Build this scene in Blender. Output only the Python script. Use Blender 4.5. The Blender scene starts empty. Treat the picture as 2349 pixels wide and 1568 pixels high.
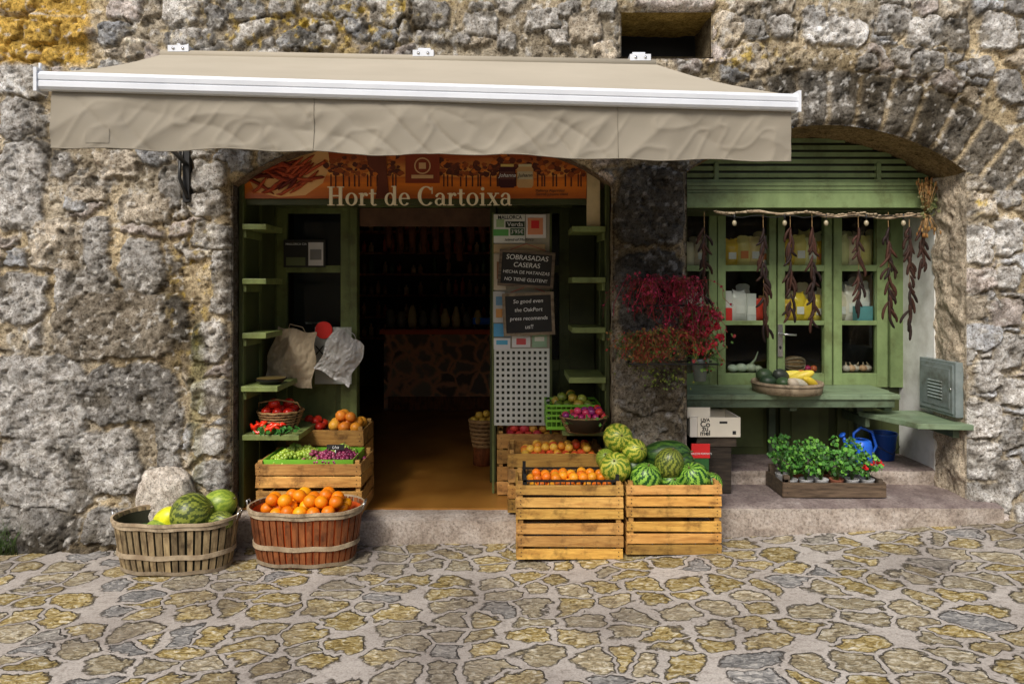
import bpy, math, random
import numpy as np
from mathutils import Vector, Matrix, Euler
random.seed(7)
S=bpy.context.scene
D0=4.35; F=1566.0
# elevation-survey helpers: drawing units on the facade -> metres, at a real depth y behind the facade plane
def ex(u,y=0.0): return (u-1174.0)*(D0+y)/F
def ez(v,y=0.0): return 1.65+(656.0-v)*(D0+y)/F
def gz(x):
    x=max(-5,min(5,x)); return .03+(.02*x if x<0 else .05*x)

# ---------------------------------------------------------------- numpy noise
def _h(i,j,s):
    v=np.sin(i*127.1+j*311.7+s*74.7)*43758.5453
    return v-np.floor(v)
def vn(x,y,s=0):
    xi=np.floor(x);yi=np.floor(y);fx=x-xi;fy=y-yi
    fx=fx*fx*(3-2*fx);fy=fy*fy*(3-2*fy)
    a=_h(xi,yi,s);b=_h(xi+1,yi,s);c=_h(xi,yi+1,s);d=_h(xi+1,yi+1,s)
    return (a*(1-fx)+b*fx)*(1-fy)+(c*(1-fx)+d*fx)*fy
def fbm(x,y,s=0,o=4):
    t=0;a=.5;n=0
    for k in range(o):
        t=t+a*vn(x*2**k+k*13.7,y*2**k+k*7.1,s+k);n+=a;a*=.55
    return t/n
def ss(a,b,x):
    t=np.clip((x-a)/(b-a),0,1);return t*t*(3-2*t)
def voro(x,z,cw,ch,s):
    u=x/cw;v=z/ch;ui=np.floor(u);vi=np.floor(v)
    d1=np.full(x.shape,9.);d2=np.full(x.shape,9.);r=np.zeros(x.shape);r2=np.zeros(x.shape)
    for a in (-1,0,1):
        for b in (-1,0,1):
            i=ui+a;j=vi+b
            off=.5*(np.mod(j,2))
            px=(i+.5+off*.6+.75*(_h(i,j,s)-.5))*cw; pz=(j+.5+.6*(_h(i,j,s+5)-.5))*ch
            d=np.sqrt((x-px)**2+((z-pz)*1.35)**2)
            q=_h(i,j,s+9);q2=_h(i,j,s+17)
            m=d<d1
            d2=np.where(m,d1,np.minimum(d2,d))
            r=np.where(m,q,r);r2=np.where(m,q2,r2);d1=np.where(m,d,d1)
    return d2-d1,r,r2

# ---------------------------------------------------------------- materials
def nn(nt,t,**k):
    n=nt.nodes.new(t)
    for a,b in k.items():
        a2=a.replace('_',' ')
        if a2 in n.inputs: n.inputs[a2].default_value=b
        else: setattr(n,a,b)
    return n
def ramp(nt,fac,stops,interp='LINEAR'):
    r=nt.nodes.new('ShaderNodeValToRGB');r.color_ramp.interpolation=interp
    e=r.color_ramp.elements
    while len(e)<len(stops): e.new(.5)
    for i,(p,c) in enumerate(stops):
        e[i].position=p;e[i].color=(c[0],c[1],c[2],1) if not isinstance(c,(int,float)) else (c,c,c,1)
    nt.links.new(fac,r.inputs[0]);return r.outputs[0]
def mixc(nt,f,a,b,mode='MIX'):
    m=nt.nodes.new('ShaderNodeMix');m.data_type='RGBA';m.blend_type=mode
    for s,v in ((m.inputs[0],f),(m.inputs[6],a),(m.inputs[7],b)):
        if hasattr(v,'is_output'): nt.links.new(v,s)
        elif isinstance(v,(int,float)): s.default_value=v
        else: s.default_value=(v[0],v[1],v[2],1)
    return m.outputs[2]
def mat(name,c1,c2=None,scale=8,rough=.6,bump=.15,bscale=60,spec=.4,metal=0,lo=.35,hi=.65,stretch=(1,1,1),dist=.004,grime=0,gd=.42):
    m=bpy.data.materials.new(name);m.use_nodes=True;nt=m.node_tree;L=nt.links.new
    p=nt.nodes['Principled BSDF'];tc=nt.nodes.new('ShaderNodeTexCoord')
    mp=nn(nt,'ShaderNodeMapping');mp.inputs['Scale'].default_value=stretch;L(tc.outputs['Object'],mp.inputs[0])
    if c2 is None: c2=tuple(x*.75 for x in c1)
    n1=nn(nt,'ShaderNodeTexNoise',Scale=scale,Detail=6.0,Roughness=.6);L(mp.outputs[0],n1.inputs['Vector'])
    col=ramp(nt,n1.outputs[0],[(lo,c1),(hi,c2)])
    if grime:
        ng=nn(nt,'ShaderNodeTexNoise',Scale=grime,Detail=8.0,Roughness=.7);L(tc.outputs['Object'],ng.inputs['Vector'])
        col=mixc(nt,1.0,col,ramp(nt,ng.outputs[0],[(.36,(gd,gd*.92,gd*.84)),(.50,(1,1,1)),(.7,(1.1,1.1,1.08))]),'MULTIPLY')
    at=nn(nt,'ShaderNodeAttribute',attribute_name='Tint')
    col=mixc(nt,1.0,col,at.outputs[0],'MULTIPLY');L(col,p.inputs['Base Color'])
    p.inputs['Roughness'].default_value=rough;p.inputs['Specular IOR Level'].default_value=spec;p.inputs['Metallic'].default_value=metal
    if bump:
        n2=nn(nt,'ShaderNodeTexNoise',Scale=bscale,Detail=5.0);L(mp.outputs[0],n2.inputs['Vector'])
        b=nn(nt,'ShaderNodeBump',Strength=bump,Distance=dist);L(n2.outputs[0],b.inputs['Height']);L(b.outputs[0],p.inputs['Normal'])
    return m
M={}
def mk(k,*a,**kw): M[k]=mat(k,*a,**kw)
mk('green_paint',(.165,.205,.065),(.11,.14,.045),scale=3,rough=.5,bump=.3,bscale=25,stretch=(3,3,.6),grime=6,gd=.65)
mk('green_dark',(.065,.08,.026),(.038,.047,.015),scale=3,rough=.5,bump=.2,bscale=25)
mk('green_win',(.19,.26,.11),(.14,.195,.08),scale=4,rough=.45,bump=.3,bscale=25,stretch=(2,2,.8),grime=5,gd=.68)
mk('bench_green',(.21,.285,.175),(.14,.20,.125),scale=5,rough=.45,bump=.3,bscale=25,stretch=(.5,3,3),grime=6,gd=.6)
mk('crate_wood',(.70,.41,.115),(.42,.205,.048),scale=7,rough=.65,bump=.6,bscale=30,stretch=(1,4,9),lo=.3,hi=.7,grime=9,gd=.45)
mk('grey_wood',(.36,.27,.15),(.16,.11,.06),scale=8,rough=.75,bump=.6,bscale=30,stretch=(5,5,1),grime=9)
mk('pale_wood',(.42,.34,.23),(.22,.16,.1),scale=10,rough=.7,bump=.5,bscale=30,grime=9)
mk('red_wood',(.32,.10,.03),(.14,.042,.013),scale=8,rough=.6,bump=.5,bscale=30,stretch=(5,5,1),grime=9)
mk('dark_wood',(.13,.095,.065),(.05,.036,.024),scale=7,rough=.7,bump=.5,bscale=30,stretch=(1,4,9))
mk('black',(.012,.012,.012),(.008,.008,.008),rough=.6,bump=0)
mk('black_iron',(.02,.02,.02),(.012,.012,.012),rough=.4,bump=.1)
mk('slate',(.022,.022,.022),(.035,.033,.03),scale=5,rough=.8,bump=.1)
mk('fabric',(.385,.345,.275),(.345,.308,.243),scale=1.6,rough=.9,bump=.05,bscale=350,spec=.1,lo=.3,hi=.7)
mk('white_metal',(.76,.79,.84),(.68,.71,.76),scale=5,rough=.3,bump=0,spec=.5)
mk('cloth',(.44,.36,.25),(.33,.265,.18),scale=6,rough=.9,bump=.4,bscale=25,spec=.1,dist=.01)
mk('plastic_bag',(.48,.47,.45),(.32,.31,.30),scale=6,rough=.3,bump=.8,bscale=18,spec=.6,dist=.012)
mk('fruit',(1,1,1),(.76,.70,.64),scale=9,rough=.42,bump=.12,bscale=180,spec=.4,dist=.002)
mk('fruit_gloss',(1,1,1),(.85,.85,.85),scale=9,rough=.22,bump=.03,bscale=80,spec=.6)
mk('carob',(1,1,1),(.6,.6,.6),scale=30,rough=.6,bump=.4,bscale=90,spec=.2)
mk('melon',(1,1,1),(.6,.62,.6),scale=14,rough=.38,bump=.25,bscale=60,spec=.4,dist=.003)
mk('leaf',(1,1,1),(.6,.65,.6),scale=20,rough=.5,bump=.1,bscale=80,spec=.4)
mk('terracotta',(.34,.12,.06),(.2,.07,.04),scale=8,rough=.8,bump=.2)
mk('paper',(1,1,1),(.9,.9,.9),scale=5,rough=.7,bump=0)
mk('letter',(.88,.78,.54),(.82,.70,.46),scale=5,rough=.5,bump=0)
mk('ink',(.03,.03,.03),(.02,.02,.02),rough=.7,bump=0)
mk('blue_plastic',(.02,.12,.6),(.015,.09,.48),scale=5,rough=.35,bump=.05)
mk('grey_metal',(.24,.28,.28),(.16,.2,.2),scale=5,rough=.45,bump=.1,metal=.2,grime=6,gd=.6)
mk('steel',(.6,.6,.6),(.45,.45,.45),scale=5,rough=.25,bump=0,metal=.9)
mk('lime_plastic',(.2,.5,.04),(.17,.42,.03),scale=5,rough=.4,bump=0)
mk('plaster_white',(.74,.75,.73),(.42,.41,.37),scale=5,rough=.85,bump=.4,bscale=20,lo=.42,hi=.75)
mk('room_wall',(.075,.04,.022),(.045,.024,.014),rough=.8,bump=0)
mk('wicker',(.36,.22,.09),(.2,.11,.04),scale=30,rough=.7,bump=.5,bscale=90)
mk('pot_white',(.5,.5,.5),(.4,.4,.4),rough=.4,bump=0)
def special(name,fn):
    m=bpy.data.materials.new(name);m.use_nodes=True;fn(m.node_tree,m.node_tree.nodes['Principled BSDF']);M[name]=m
def f_floor(nt,p):
    tc=nn(nt,'ShaderNodeTexCoord');n=nn(nt,'ShaderNodeTexNoise',Scale=3.0,Detail=6.0);nt.links.new(tc.outputs['Object'],n.inputs[0])
    nt.links.new(ramp(nt,n.outputs[0],[(.3,(.22,.085,.013)),(.7,(.40,.19,.038))]),p.inputs['Base Color'])
    p.inputs['Roughness'].default_value=.28
special('shop_floor',f_floor)
def f_count(nt,p):
    L=nt.links.new;tc=nn(nt,'ShaderNodeTexCoord');w=nn(nt,'ShaderNodeTexNoise',Scale=6.0,Detail=4.0);L(tc.outputs['Object'],w.inputs[0])
    a=nn(nt,'ShaderNodeVectorMath',operation='MULTIPLY_ADD');L(w.outputs['Color'],a.inputs[0]);a.inputs[1].default_value=(.18,.18,.18);L(tc.outputs['Object'],a.inputs[2])
    v=nn(nt,'ShaderNodeTexVoronoi',feature='DISTANCE_TO_EDGE',Scale=5.0);L(a.outputs[0],v.inputs['Vector'])
    vc=nn(nt,'ShaderNodeTexVoronoi',Scale=5.0);L(a.outputs[0],vc.inputs['Vector']);sp=nn(nt,'ShaderNodeSeparateColor');L(vc.outputs['Color'],sp.inputs[0])
    st=ramp(nt,sp.outputs[0],[(0,(.16,.09,.06)),(.5,(.46,.33,.2)),(1,(.26,.19,.14))])
    c=mixc(nt,ramp(nt,v.outputs['Distance'],[(.04,0.),(.16,1.)]),(.85,.42,.22),st)
    L(c,p.inputs['Base Color']);p.inputs['Roughness'].default_value=.8
special('counter_stone',f_count)
def f_wall(nt,p):
    L=nt.links.new;tc=nn(nt,'ShaderNodeTexCoord');at=nn(nt,'ShaderNodeAttribute',attribute_name='Tint')
    a=nn(nt,'ShaderNodeTexNoise',Scale=24.0,Detail=12.0,Roughness=.8,Distortion=.4);L(tc.outputs['Object'],a.inputs['Vector'])
    b=nn(nt,'ShaderNodeTexNoise',Scale=85.0,Detail=6.0,Roughness=.7);L(tc.outputs['Object'],b.inputs['Vector'])
    v=nn(nt,'ShaderNodeTexVoronoi',Scale=48.0);L(tc.outputs['Object'],v.inputs['Vector'])
    c=mixc(nt,1.0,at.outputs[0],ramp(nt,a.outputs[0],[(.35,(.28,.24,.20)),(.46,(.82,.79,.75)),(.54,(1.1,1.1,1.1)),(.68,(1.55,1.55,1.55))]),'MULTIPLY')
    c=mixc(nt,1.0,c,ramp(nt,b.outputs[0],[(.35,(.26,.22,.18)),(.46,(.95,.95,.95)),(.66,(1.3,1.3,1.3))]),'MULTIPLY')
    pit=nn(nt,'ShaderNodeTexNoise',Scale=7.0,Detail=3.0);L(tc.outputs['Object'],pit.inputs['Vector'])
    pm=ramp(nt,v.outputs['Distance'],[(.12,(.22,.18,.15)),(.26,(1,1,1))])
    c=mixc(nt,ramp(nt,pit.outputs[0],[(.50,0.),(.60,.9)]),c,mixc(nt,1.0,c,pm,'MULTIPLY'))
    L(c,p.inputs['Base Color']);p.inputs['Roughness'].default_value=.92;p.inputs['Specular IOR Level'].default_value=.15
    b1=nn(nt,'ShaderNodeBump',Strength=1.0,Distance=.024);L(a.outputs[0],b1.inputs['Height'])
    b2=nn(nt,'ShaderNodeBump',Strength=.7,Distance=.007);L(b.outputs[0],b2.inputs['Height']);L(b1.outputs[0],b2.inputs['Normal'])
    L(b2.outputs[0],p.inputs['Normal'])
special('rubble_stone',f_wall)
def f_ground(nt,p):
    L=nt.links.new;tc=nn(nt,'ShaderNodeTexCoord')
    w=nn(nt,'ShaderNodeTexNoise',Scale=4.0,Detail=3.0);L(tc.outputs['Object'],w.inputs['Vector'])
    w2=nn(nt,'ShaderNodeTexNoise',Scale=18.0,Detail=4.0);L(tc.outputs['Object'],w2.inputs['Vector'])
    def off(src,amt):
        s=nn(nt,'ShaderNodeVectorMath',operation='SUBTRACT');s.inputs[1].default_value=(.5,.5,.5);L(src,s.inputs[0])
        k=nn(nt,'ShaderNodeVectorMath',operation='SCALE');k.inputs['Scale'].default_value=amt;L(s.outputs[0],k.inputs[0]);return k.outputs[0]
    a1=nn(nt,'ShaderNodeVectorMath',operation='ADD');L(tc.outputs['Object'],a1.inputs[0]);L(off(w.outputs['Color'],.22),a1.inputs[1])
    a2=nn(nt,'ShaderNodeVectorMath',operation='ADD');L(a1.outputs[0],a2.inputs[0]);L(off(w2.outputs['Color'],.075),a2.inputs[1])
    mp=nn(nt,'ShaderNodeMapping');mp.inputs['Scale'].default_value=(.82,1.1,0);L(a2.outputs[0],mp.inputs[0])
    ve=nn(nt,'ShaderNodeTexVoronoi',feature='DISTANCE_TO_EDGE',Scale=5.7,voronoi_dimensions='2D',Randomness=.88);L(mp.outputs[0],ve.inputs['Vector'])
    vc=nn(nt,'ShaderNodeTexVoronoi',feature='F1',Scale=5.7,voronoi_dimensions='2D',Randomness=.88);L(mp.outputs[0],vc.inputs['Vector'])
    sep=nn(nt,'ShaderNodeSeparateColor');L(vc.outputs['Color'],sep.inputs[0])
    ms=nn(nt,'ShaderNodeMapping');ms.inputs['Rotation'].default_value=(0,0,.4);ms.inputs['Scale'].default_value=(.8,1.3,1);L(tc.outputs['Object'],ms.inputs[0])
    n1=nn(nt,'ShaderNodeTexNoise',Scale=34.0,Detail=7.0,Roughness=.62,Distortion=.9);L(ms.outputs[0],n1.inputs['Vector'])
    n2=nn(nt,'ShaderNodeTexNoise',Scale=1.6,Detail=6.0);L(tc.outputs['Object'],n2.inputs['Vector'])
    n3=nn(nt,'ShaderNodeTexNoise',Scale=120.0,Detail=4.0,Roughness=.7);L(tc.outputs['Object'],n3.inputs['Vector'])
    jw=nn(nt,'ShaderNodeMath',operation='MULTIPLY_ADD');L(sep.outputs[1],jw.inputs[0]);jw.inputs[1].default_value=-.05;L(ve.outputs['Distance'],jw.inputs[2])
    j2=nn(nt,'ShaderNodeMath',operation='MULTIPLY_ADD');L(n1.outputs[0],j2.inputs[0]);j2.inputs[1].default_value=.15;L(jw.outputs[0],j2.inputs[2])
    mask=ramp(nt,j2.outputs[0],[(.115,0.),(.17,1.)])
    r2=nn(nt,'ShaderNodeMath',operation='MULTIPLY_ADD');L(n1.outputs[0],r2.inputs[0]);r2.inputs[1].default_value=-.22;L(vc.outputs['Distance'],r2.inputs[2])
    mask=mixc(nt,1.0,mask,ramp(nt,r2.outputs[0],[(.41,1.),(.50,0.)]),'MULTIPLY')
    ochre=ramp(nt,n1.outputs[0],[(.33,(.09,.065,.025)),(.43,(.27,.195,.065)),(.52,(.42,.33,.14)),(.60,(.58,.51,.34)),(.70,(.74,.71,.62))])
    gry=ramp(nt,n1.outputs[0],[(.34,(.11,.11,.11)),(.5,(.27,.265,.26)),(.66,(.55,.53,.50))])
    be=ramp(nt,n1.outputs[0],[(.34,(.14,.115,.075)),(.5,(.36,.31,.215)),(.66,(.66,.62,.52))])
    st=mixc(nt,ramp(nt,sep.outputs[0],[(.50,0.),(.60,.8)]),ochre,be)
    st=mixc(nt,ramp(nt,sep.outputs[0],[(.90,0.),(.92,1.)]),st,gry)
    tone=ramp(nt,sep.outputs[2],[(0,(.78,.78,.78)),(1,(1.1,1.09,1.08))]);st=mixc(nt,1.0,st,tone,'MULTIPLY')
    mo=ramp(nt,n2.outputs[0],[(.3,(.27,.24,.22)),(.5,(.395,.36,.33)),(.7,(.49,.455,.42))])
    mo=mixc(nt,1.0,mo,ramp(nt,n3.outputs[0],[(.3,(.68,.67,.66)),(.6,(1.1,1.1,1.1))]),'MULTIPLY')
    mo=mixc(nt,1.0,mo,ramp(nt,n1.outputs[0],[(.32,(.62,.60,.58)),(.5,(1.,1.,1.))]),'MULTIPLY')
    cover=ramp(nt,n2.outputs[0],[(.40,.4),(.52,0.)])
    mk_=mixc(nt,cover,mask,(0,0,0))
    c=mixc(nt,mk_,mo,st)
    c=mixc(nt,1.0,c,ramp(nt,mk_,[(0.,(1,1,1)),(.12,(.95,.95,.95)),(.45,(.62,.60,.58)),(.85,(1,1,1))]),'MULTIPLY')
    L(c,p.inputs['Base Color']);p.inputs['Roughness'].default_value=.8;p.inputs['Specular IOR Level'].default_value=.25
    b1=nn(nt,'ShaderNodeBump',Strength=.5,Distance=.010);L(mask,b1.inputs['Height'])
    h=nn(nt,'ShaderNodeMath',operation='MULTIPLY');L(mask,h.inputs[0]);L(n1.outputs[0],h.inputs[1])
    b2=nn(nt,'ShaderNodeBump',Strength=.9,Distance=.024);L(h.outputs[0],b2.inputs['Height']);L(b1.outputs[0],b2.inputs['Normal'])
    b3=nn(nt,'ShaderNodeBump',Strength=.3,Distance=.004);L(n3.outputs[0],b3.inputs['Height']);L(b2.outputs[0],b3.inputs['Normal'])
    L(b3.outputs[0],p.inputs['Normal'])
special('cobbles',f_ground)
def mkstep(cols):
    def f_step(nt,p):
        L=nt.links.new;tc=nn(nt,'ShaderNodeTexCoord');n=nn(nt,'ShaderNodeTexNoise',Scale=5.0,Detail=10.0,Roughness=.72);L(tc.outputs['Object'],n.inputs['Vector'])
        n2=nn(nt,'ShaderNodeTexNoise',Scale=60.0,Detail=6.0,Roughness=.7);L(tc.outputs['Object'],n2.inputs['Vector'])
        c=ramp(nt,n.outputs[0],list(zip((.32,.46,.6,.72),cols)))
        c=mixc(nt,1.0,c,ramp(nt,n2.outputs[0],[(.34,(.5,.48,.46)),(.5,(1,1,1)),(.65,(1.2,1.2,1.2))]),'MULTIPLY')
        L(c,p.inputs['Base Color']);p.inputs['Roughness'].default_value=.7
        b=nn(nt,'ShaderNodeBump',Strength=.8,Distance=.025);L(n.outputs[0],b.inputs['Height'])
        b2=nn(nt,'ShaderNodeBump',Strength=.5,Distance=.006);L(n2.outputs[0],b2.inputs['Height']);L(b.outputs[0],b2.inputs['Normal']);L(b2.outputs[0],p.inputs['Normal'])
    return f_step
special('step_stone',mkstep([(.18,.14,.115),(.36,.30,.25),(.48,.42,.37),(.62,.56,.51)]))
special('platform_stone',mkstep([(.11,.08,.075),(.20,.155,.145),(.28,.23,.21),(.42,.37,.34)]))
def f_glass():
    m=bpy.data.materials.new('window_glass');m.use_nodes=True;nt=m.node_tree;nt.nodes.clear();L=nt.links.new
    o=nn(nt,'ShaderNodeOutputMaterial');mx=nn(nt,'ShaderNodeMixShader');t=nn(nt,'ShaderNodeBsdfTransparent');g=nn(nt,'ShaderNodeBsdfGlossy')
    t.inputs[0].default_value=(.95,.97,.95,1);g.inputs['Roughness'].default_value=.02;fr=nn(nt,'ShaderNodeFresnel',IOR=1.3)
    L(fr.outputs[0],mx.inputs[0]);L(t.outputs[0],mx.inputs[1]);L(g.outputs[0],mx.inputs[2]);L(mx.outputs[0],o.inputs[0]);M['glass']=m
f_glass()
def f_poster(nt,p):
    L=nt.links.new;tc=nn(nt,'ShaderNodeTexCoord');mp=nn(nt,'ShaderNodeSeparateXYZ');L(tc.outputs['Generated'],mp.inputs[0])
    n=nn(nt,'ShaderNodeTexNoise',Scale=9.0,Detail=6.0);L(tc.outputs['Generated'],n.inputs['Vector'])
    a=nn(nt,'ShaderNodeMath',operation='MULTIPLY_ADD');L(n.outputs[0],a.inputs[0]);a.inputs[1].default_value=.25;L(mp.outputs[2],a.inputs[2])
    L(ramp(nt,a.outputs[0],[(.15,(.40,.09,.01)),(.4,(.82,.22,.015)),(.5,(.55,.12,.015)),(.56,(.9,.4,.08)),(.85,(.35,.06,.01))]),p.inputs['Base Color']);p.inputs['Roughness'].default_value=.4
special('orchard_print',f_poster)

# ---------------------------------------------------------------- mesh builder
class MB:
    def __init__(s): s.v=[];s.f=[];s.m=[];s.t=[];s.s=[];s.mats=[];s.X=None
    def add(s,vs,fs,m,t=(1,1,1),smooth=False,tints=None):
        if m not in s.mats: s.mats.append(m)
        k=s.mats.index(m);o=len(s.v)
        if s.X is not None: vs=[s.X@Vector(v) for v in vs]
        s.v+= [tuple(v) for v in vs]
        for i,f in enumerate(fs):
            s.f.append(tuple(o+q for q in f));s.m.append(k);s.s.append(smooth);s.t.append(tints[i] if tints else t)
    def box(s,x0,x1,y0,y1,z0,z1,m,t=(1,1,1),j=0,rot=None):
        if isinstance(t,(int,float)): t=(t,t,t)
        c=Vector(((x0+x1)/2,(y0+y1)/2,(z0+z1)/2))
        vs=[Vector((x,y,z)) for x in (x0,x1) for y in (y0,y1) for z in (z0,z1)]
        if j: vs=[v+Vector([random.uniform(-j,j) for _ in range(3)]) for v in vs]
        if rot: R=Euler(rot).to_matrix();vs=[c+R@(v-c) for v in vs]
        s.add(vs,[(0,1,3,2),(4,6,7,5),(0,4,5,1),(2,3,7,6),(0,2,6,4),(1,5,7,3)],m,t)
    def ell(s,c,r,m,t=(1,1,1),seg=14,ring=9,rot=None,tf=None,flat=0):
        if isinstance(r,(int,float)): r=(r,r,r)
        R=Euler(rot).to_matrix() if rot else Matrix.Identity(3);c=Vector(c)
        vs=[c+R@Vector((0,0,r[2]*(1-flat)))]
        for i in range(1,ring):
            a=math.pi*i/ring
            for k in range(seg):
                b=2*math.pi*k/seg;vs.append(c+R@Vector((r[0]*math.sin(a)*math.cos(b),r[1]*math.sin(a)*math.sin(b),r[2]*math.cos(a))))
        vs.append(c+R@Vector((0,0,-r[2]*(1-flat))))
        fs=[];ti=[]
        for k in range(seg):
            fs.append((0,1+k,1+(k+1)%seg));ti.append((0,k))
            for i in range(ring-2):
                a=1+i*seg;fs.append((a+k,a+seg+k,a+seg+(k+1)%seg,a+(k+1)%seg));ti.append((i+1,k))
            a=1+(ring-2)*seg;fs.append((a+k,len(vs)-1,a+(k+1)%seg));ti.append((ring-1,k))
        s.add(vs,fs,m,t,True,[tf(i,k) for i,k in ti] if tf else None)
    def tube(s,pts,rad,m,t=(1,1,1),seg=6,cap=True):
        pts=[Vector(p) for p in pts];n=len(pts)
        if isinstance(rad,(int,float)): rad=[rad]*n
        vs=[]
        for i,p in enumerate(pts):
            d=(pts[min(i+1,n-1)]-pts[max(i-1,0)]).normalized()
            u=d.cross(Vector((0,1,0)) if abs(d.y)<.9 else Vector((1,0,0))).normalized();w=d.cross(u)
            for k in range(seg):
                a=2*math.pi*k/seg;vs.append(p+rad[i]*(math.cos(a)*u+math.sin(a)*w))
        fs=[(i*seg+k,i*seg+(k+1)%seg,(i+1)*seg+(k+1)%seg,(i+1)*seg+k) for i in range(n-1) for k in range(seg)]
        if cap: fs+=[tuple(range(seg))[::-1],tuple((n-1)*seg+k for k in range(seg))]
        s.add(vs,fs,m,t,True)
    def lathe(s,c,prof,m,t=(1,1,1),seg=20,cap=True):
        vs=[(c[0]+r*math.cos(2*math.pi*k/seg),c[1]+r*math.sin(2*math.pi*k/seg),c[2]+z) for r,z in prof for k in range(seg)]
        n=len(prof);fs=[(i*seg+k,i*seg+(k+1)%seg,(i+1)*seg+(k+1)%seg,(i+1)*seg+k) for i in range(n-1) for k in range(seg)]
        if cap: fs.append(tuple(range(seg))[::-1])
        s.add(vs,fs,m,t,True)
    def poly(s,pts,y,th,m,t=(1,1,1)):   # polygon in XZ plane facing -Y, extruded
        n=len(pts);vs=[(p[0],y,p[1]) for p in pts]+[(p[0],y+th,p[1]) for p in pts]
        fs=[tuple(range(n)),tuple(range(2*n-1,n-1,-1))]+[(i,i+n,(i+1)%n+n,(i+1)%n) for i in range(n)]
        s.add(vs,fs,m,t)
    def grid(s,fn,nu,nv,m,t=(1,1,1),smooth=True,tf=None):
        vs=[fn(i/nu,j/nv) for j in range(nv+1) for i in range(nu+1)]
        fs=[(j*(nu+1)+i,j*(nu+1)+i+1,(j+1)*(nu+1)+i+1,(j+1)*(nu+1)+i) for j in range(nv) for i in range(nu)]
        s.add(vs,fs,m,t,smooth,[tf(i/nu,j/nv) for j in range(nv) for i in range(nu)] if tf else None)
    def leaf(s,c,r,m,t,nrm=None):
        n=nrm or Vector((random.uniform(-.7,.7),random.uniform(-1,.2),random.uniform(.0,1))).normalized()
        q=n.to_track_quat('Z','Y');c=Vector(c);w=random.uniform(.7,1);k0=random.random()*6
        vs=[c+q@Vector((r*math.cos(k0+k*math.pi/3)*w,r*math.sin(k0+k*math.pi/3),r*.25*(k%2))) for k in range(6)]
        s.add(vs,[(0,1,2,3),(0,3,4,5)],m,t)
    def emit(s,name,parent=None,bevel=0):
        V=np.array(s.v);o=np.array([(V[:,0].min()+V[:,0].max())/2,(V[:,1].min()+V[:,1].max())/2,V[:,2].min()])
        me=bpy.data.meshes.new(name);me.from_pydata([tuple(v) for v in (V-o)],[],s.f)
        for k in s.mats: me.materials.append(M[k])
        me.polygons.foreach_set('material_index',s.m);me.polygons.foreach_set('use_smooth',s.s)
        at=me.attributes.new('Tint','FLOAT_COLOR','FACE')
        t=np.ones((len(s.f),4),dtype=np.float32);t[:,:3]=np.array([(q,q,q) if isinstance(q,(int,float)) else q for q in s.t]);at.data.foreach_set('color',t.ravel())
        me.update()
        ob=bpy.data.objects.new(name,me);S.collection.objects.link(ob);ob.location=o
        if parent: par(ob,parent)
        if bevel:
            b=ob.modifiers.new('bevel','BEVEL');b.width=bevel;b.segments=2;b.limit_method='ANGLE';b.angle_limit=math.radians(50)
        return ob
def par(ob,p):
    ob.parent=p;ob.matrix_parent_inverse=Matrix.Translation(p.location).inverted()
def text(body,x,y,z,size,m,parent,name='lettering',align='CENTER',shear=0,tilt=0,sx=1,rotz=0,bold=0):
    c=bpy.data.curves.new(name,'FONT');c.body=body;c.size=size;c.align_x=align;c.align_y='CENTER';c.shear=shear;c.extrude=.0006;c.offset=bold
    c.materials.append(M[m]);ob=bpy.data.objects.new(name,c);S.collection.objects.link(ob)
    ob.location=(x,y,z);ob.rotation_euler=Euler((math.pi/2,tilt,rotz));ob.scale=(sx,1,1);par(ob,parent);return ob
def flatmat(name,c,rough=.7):
    m=bpy.data.materials.new(name);m.use_nodes=True;p=m.node_tree.nodes['Principled BSDF'];p.inputs['Base Color'].default_value=(*c,1);p.inputs['Roughness'].default_value=rough;M[name]=m
flatmat('t_chalk',(.85,.85,.82));flatmat('t_ink',(.02,.02,.02));flatmat('t_white',(.8,.8,.78));flatmat('t_gold',(.55,.35,.12))

def npmesh(name,V,Fq,Col,m,parent=None,smooth=True):
    me=bpy.data.meshes.new(name);me.vertices.add(len(V));me.vertices.foreach_set('co',V.astype(np.float32).ravel())
    n=len(Fq);me.loops.add(n*4);me.loops.foreach_set('vertex_index',Fq.astype(np.int32).ravel())
    me.polygons.add(n);me.polygons.foreach_set('loop_start',np.arange(0,n*4,4,dtype=np.int32));me.polygons.foreach_set('loop_total',np.full(n,4,dtype=np.int32))
    me.update(calc_edges=True);me.validate()
    if Col is not None:
        a=me.attributes.new('Tint','FLOAT_COLOR','POINT');c=np.ones((len(V),4),dtype=np.float32);c[:,:3]=Col;a.data.foreach_set('color',c.ravel())
    me.polygons.foreach_set('use_smooth',np.full(n,smooth));me.materials.append(M[m])
    ob=bpy.data.objects.new(name,me);S.collection.objects.link(ob)
    if parent: par(ob,parent)
    return ob

bld=bpy.data.objects.new('stone_shop_building',None);S.collection.objects.link(bld)

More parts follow.
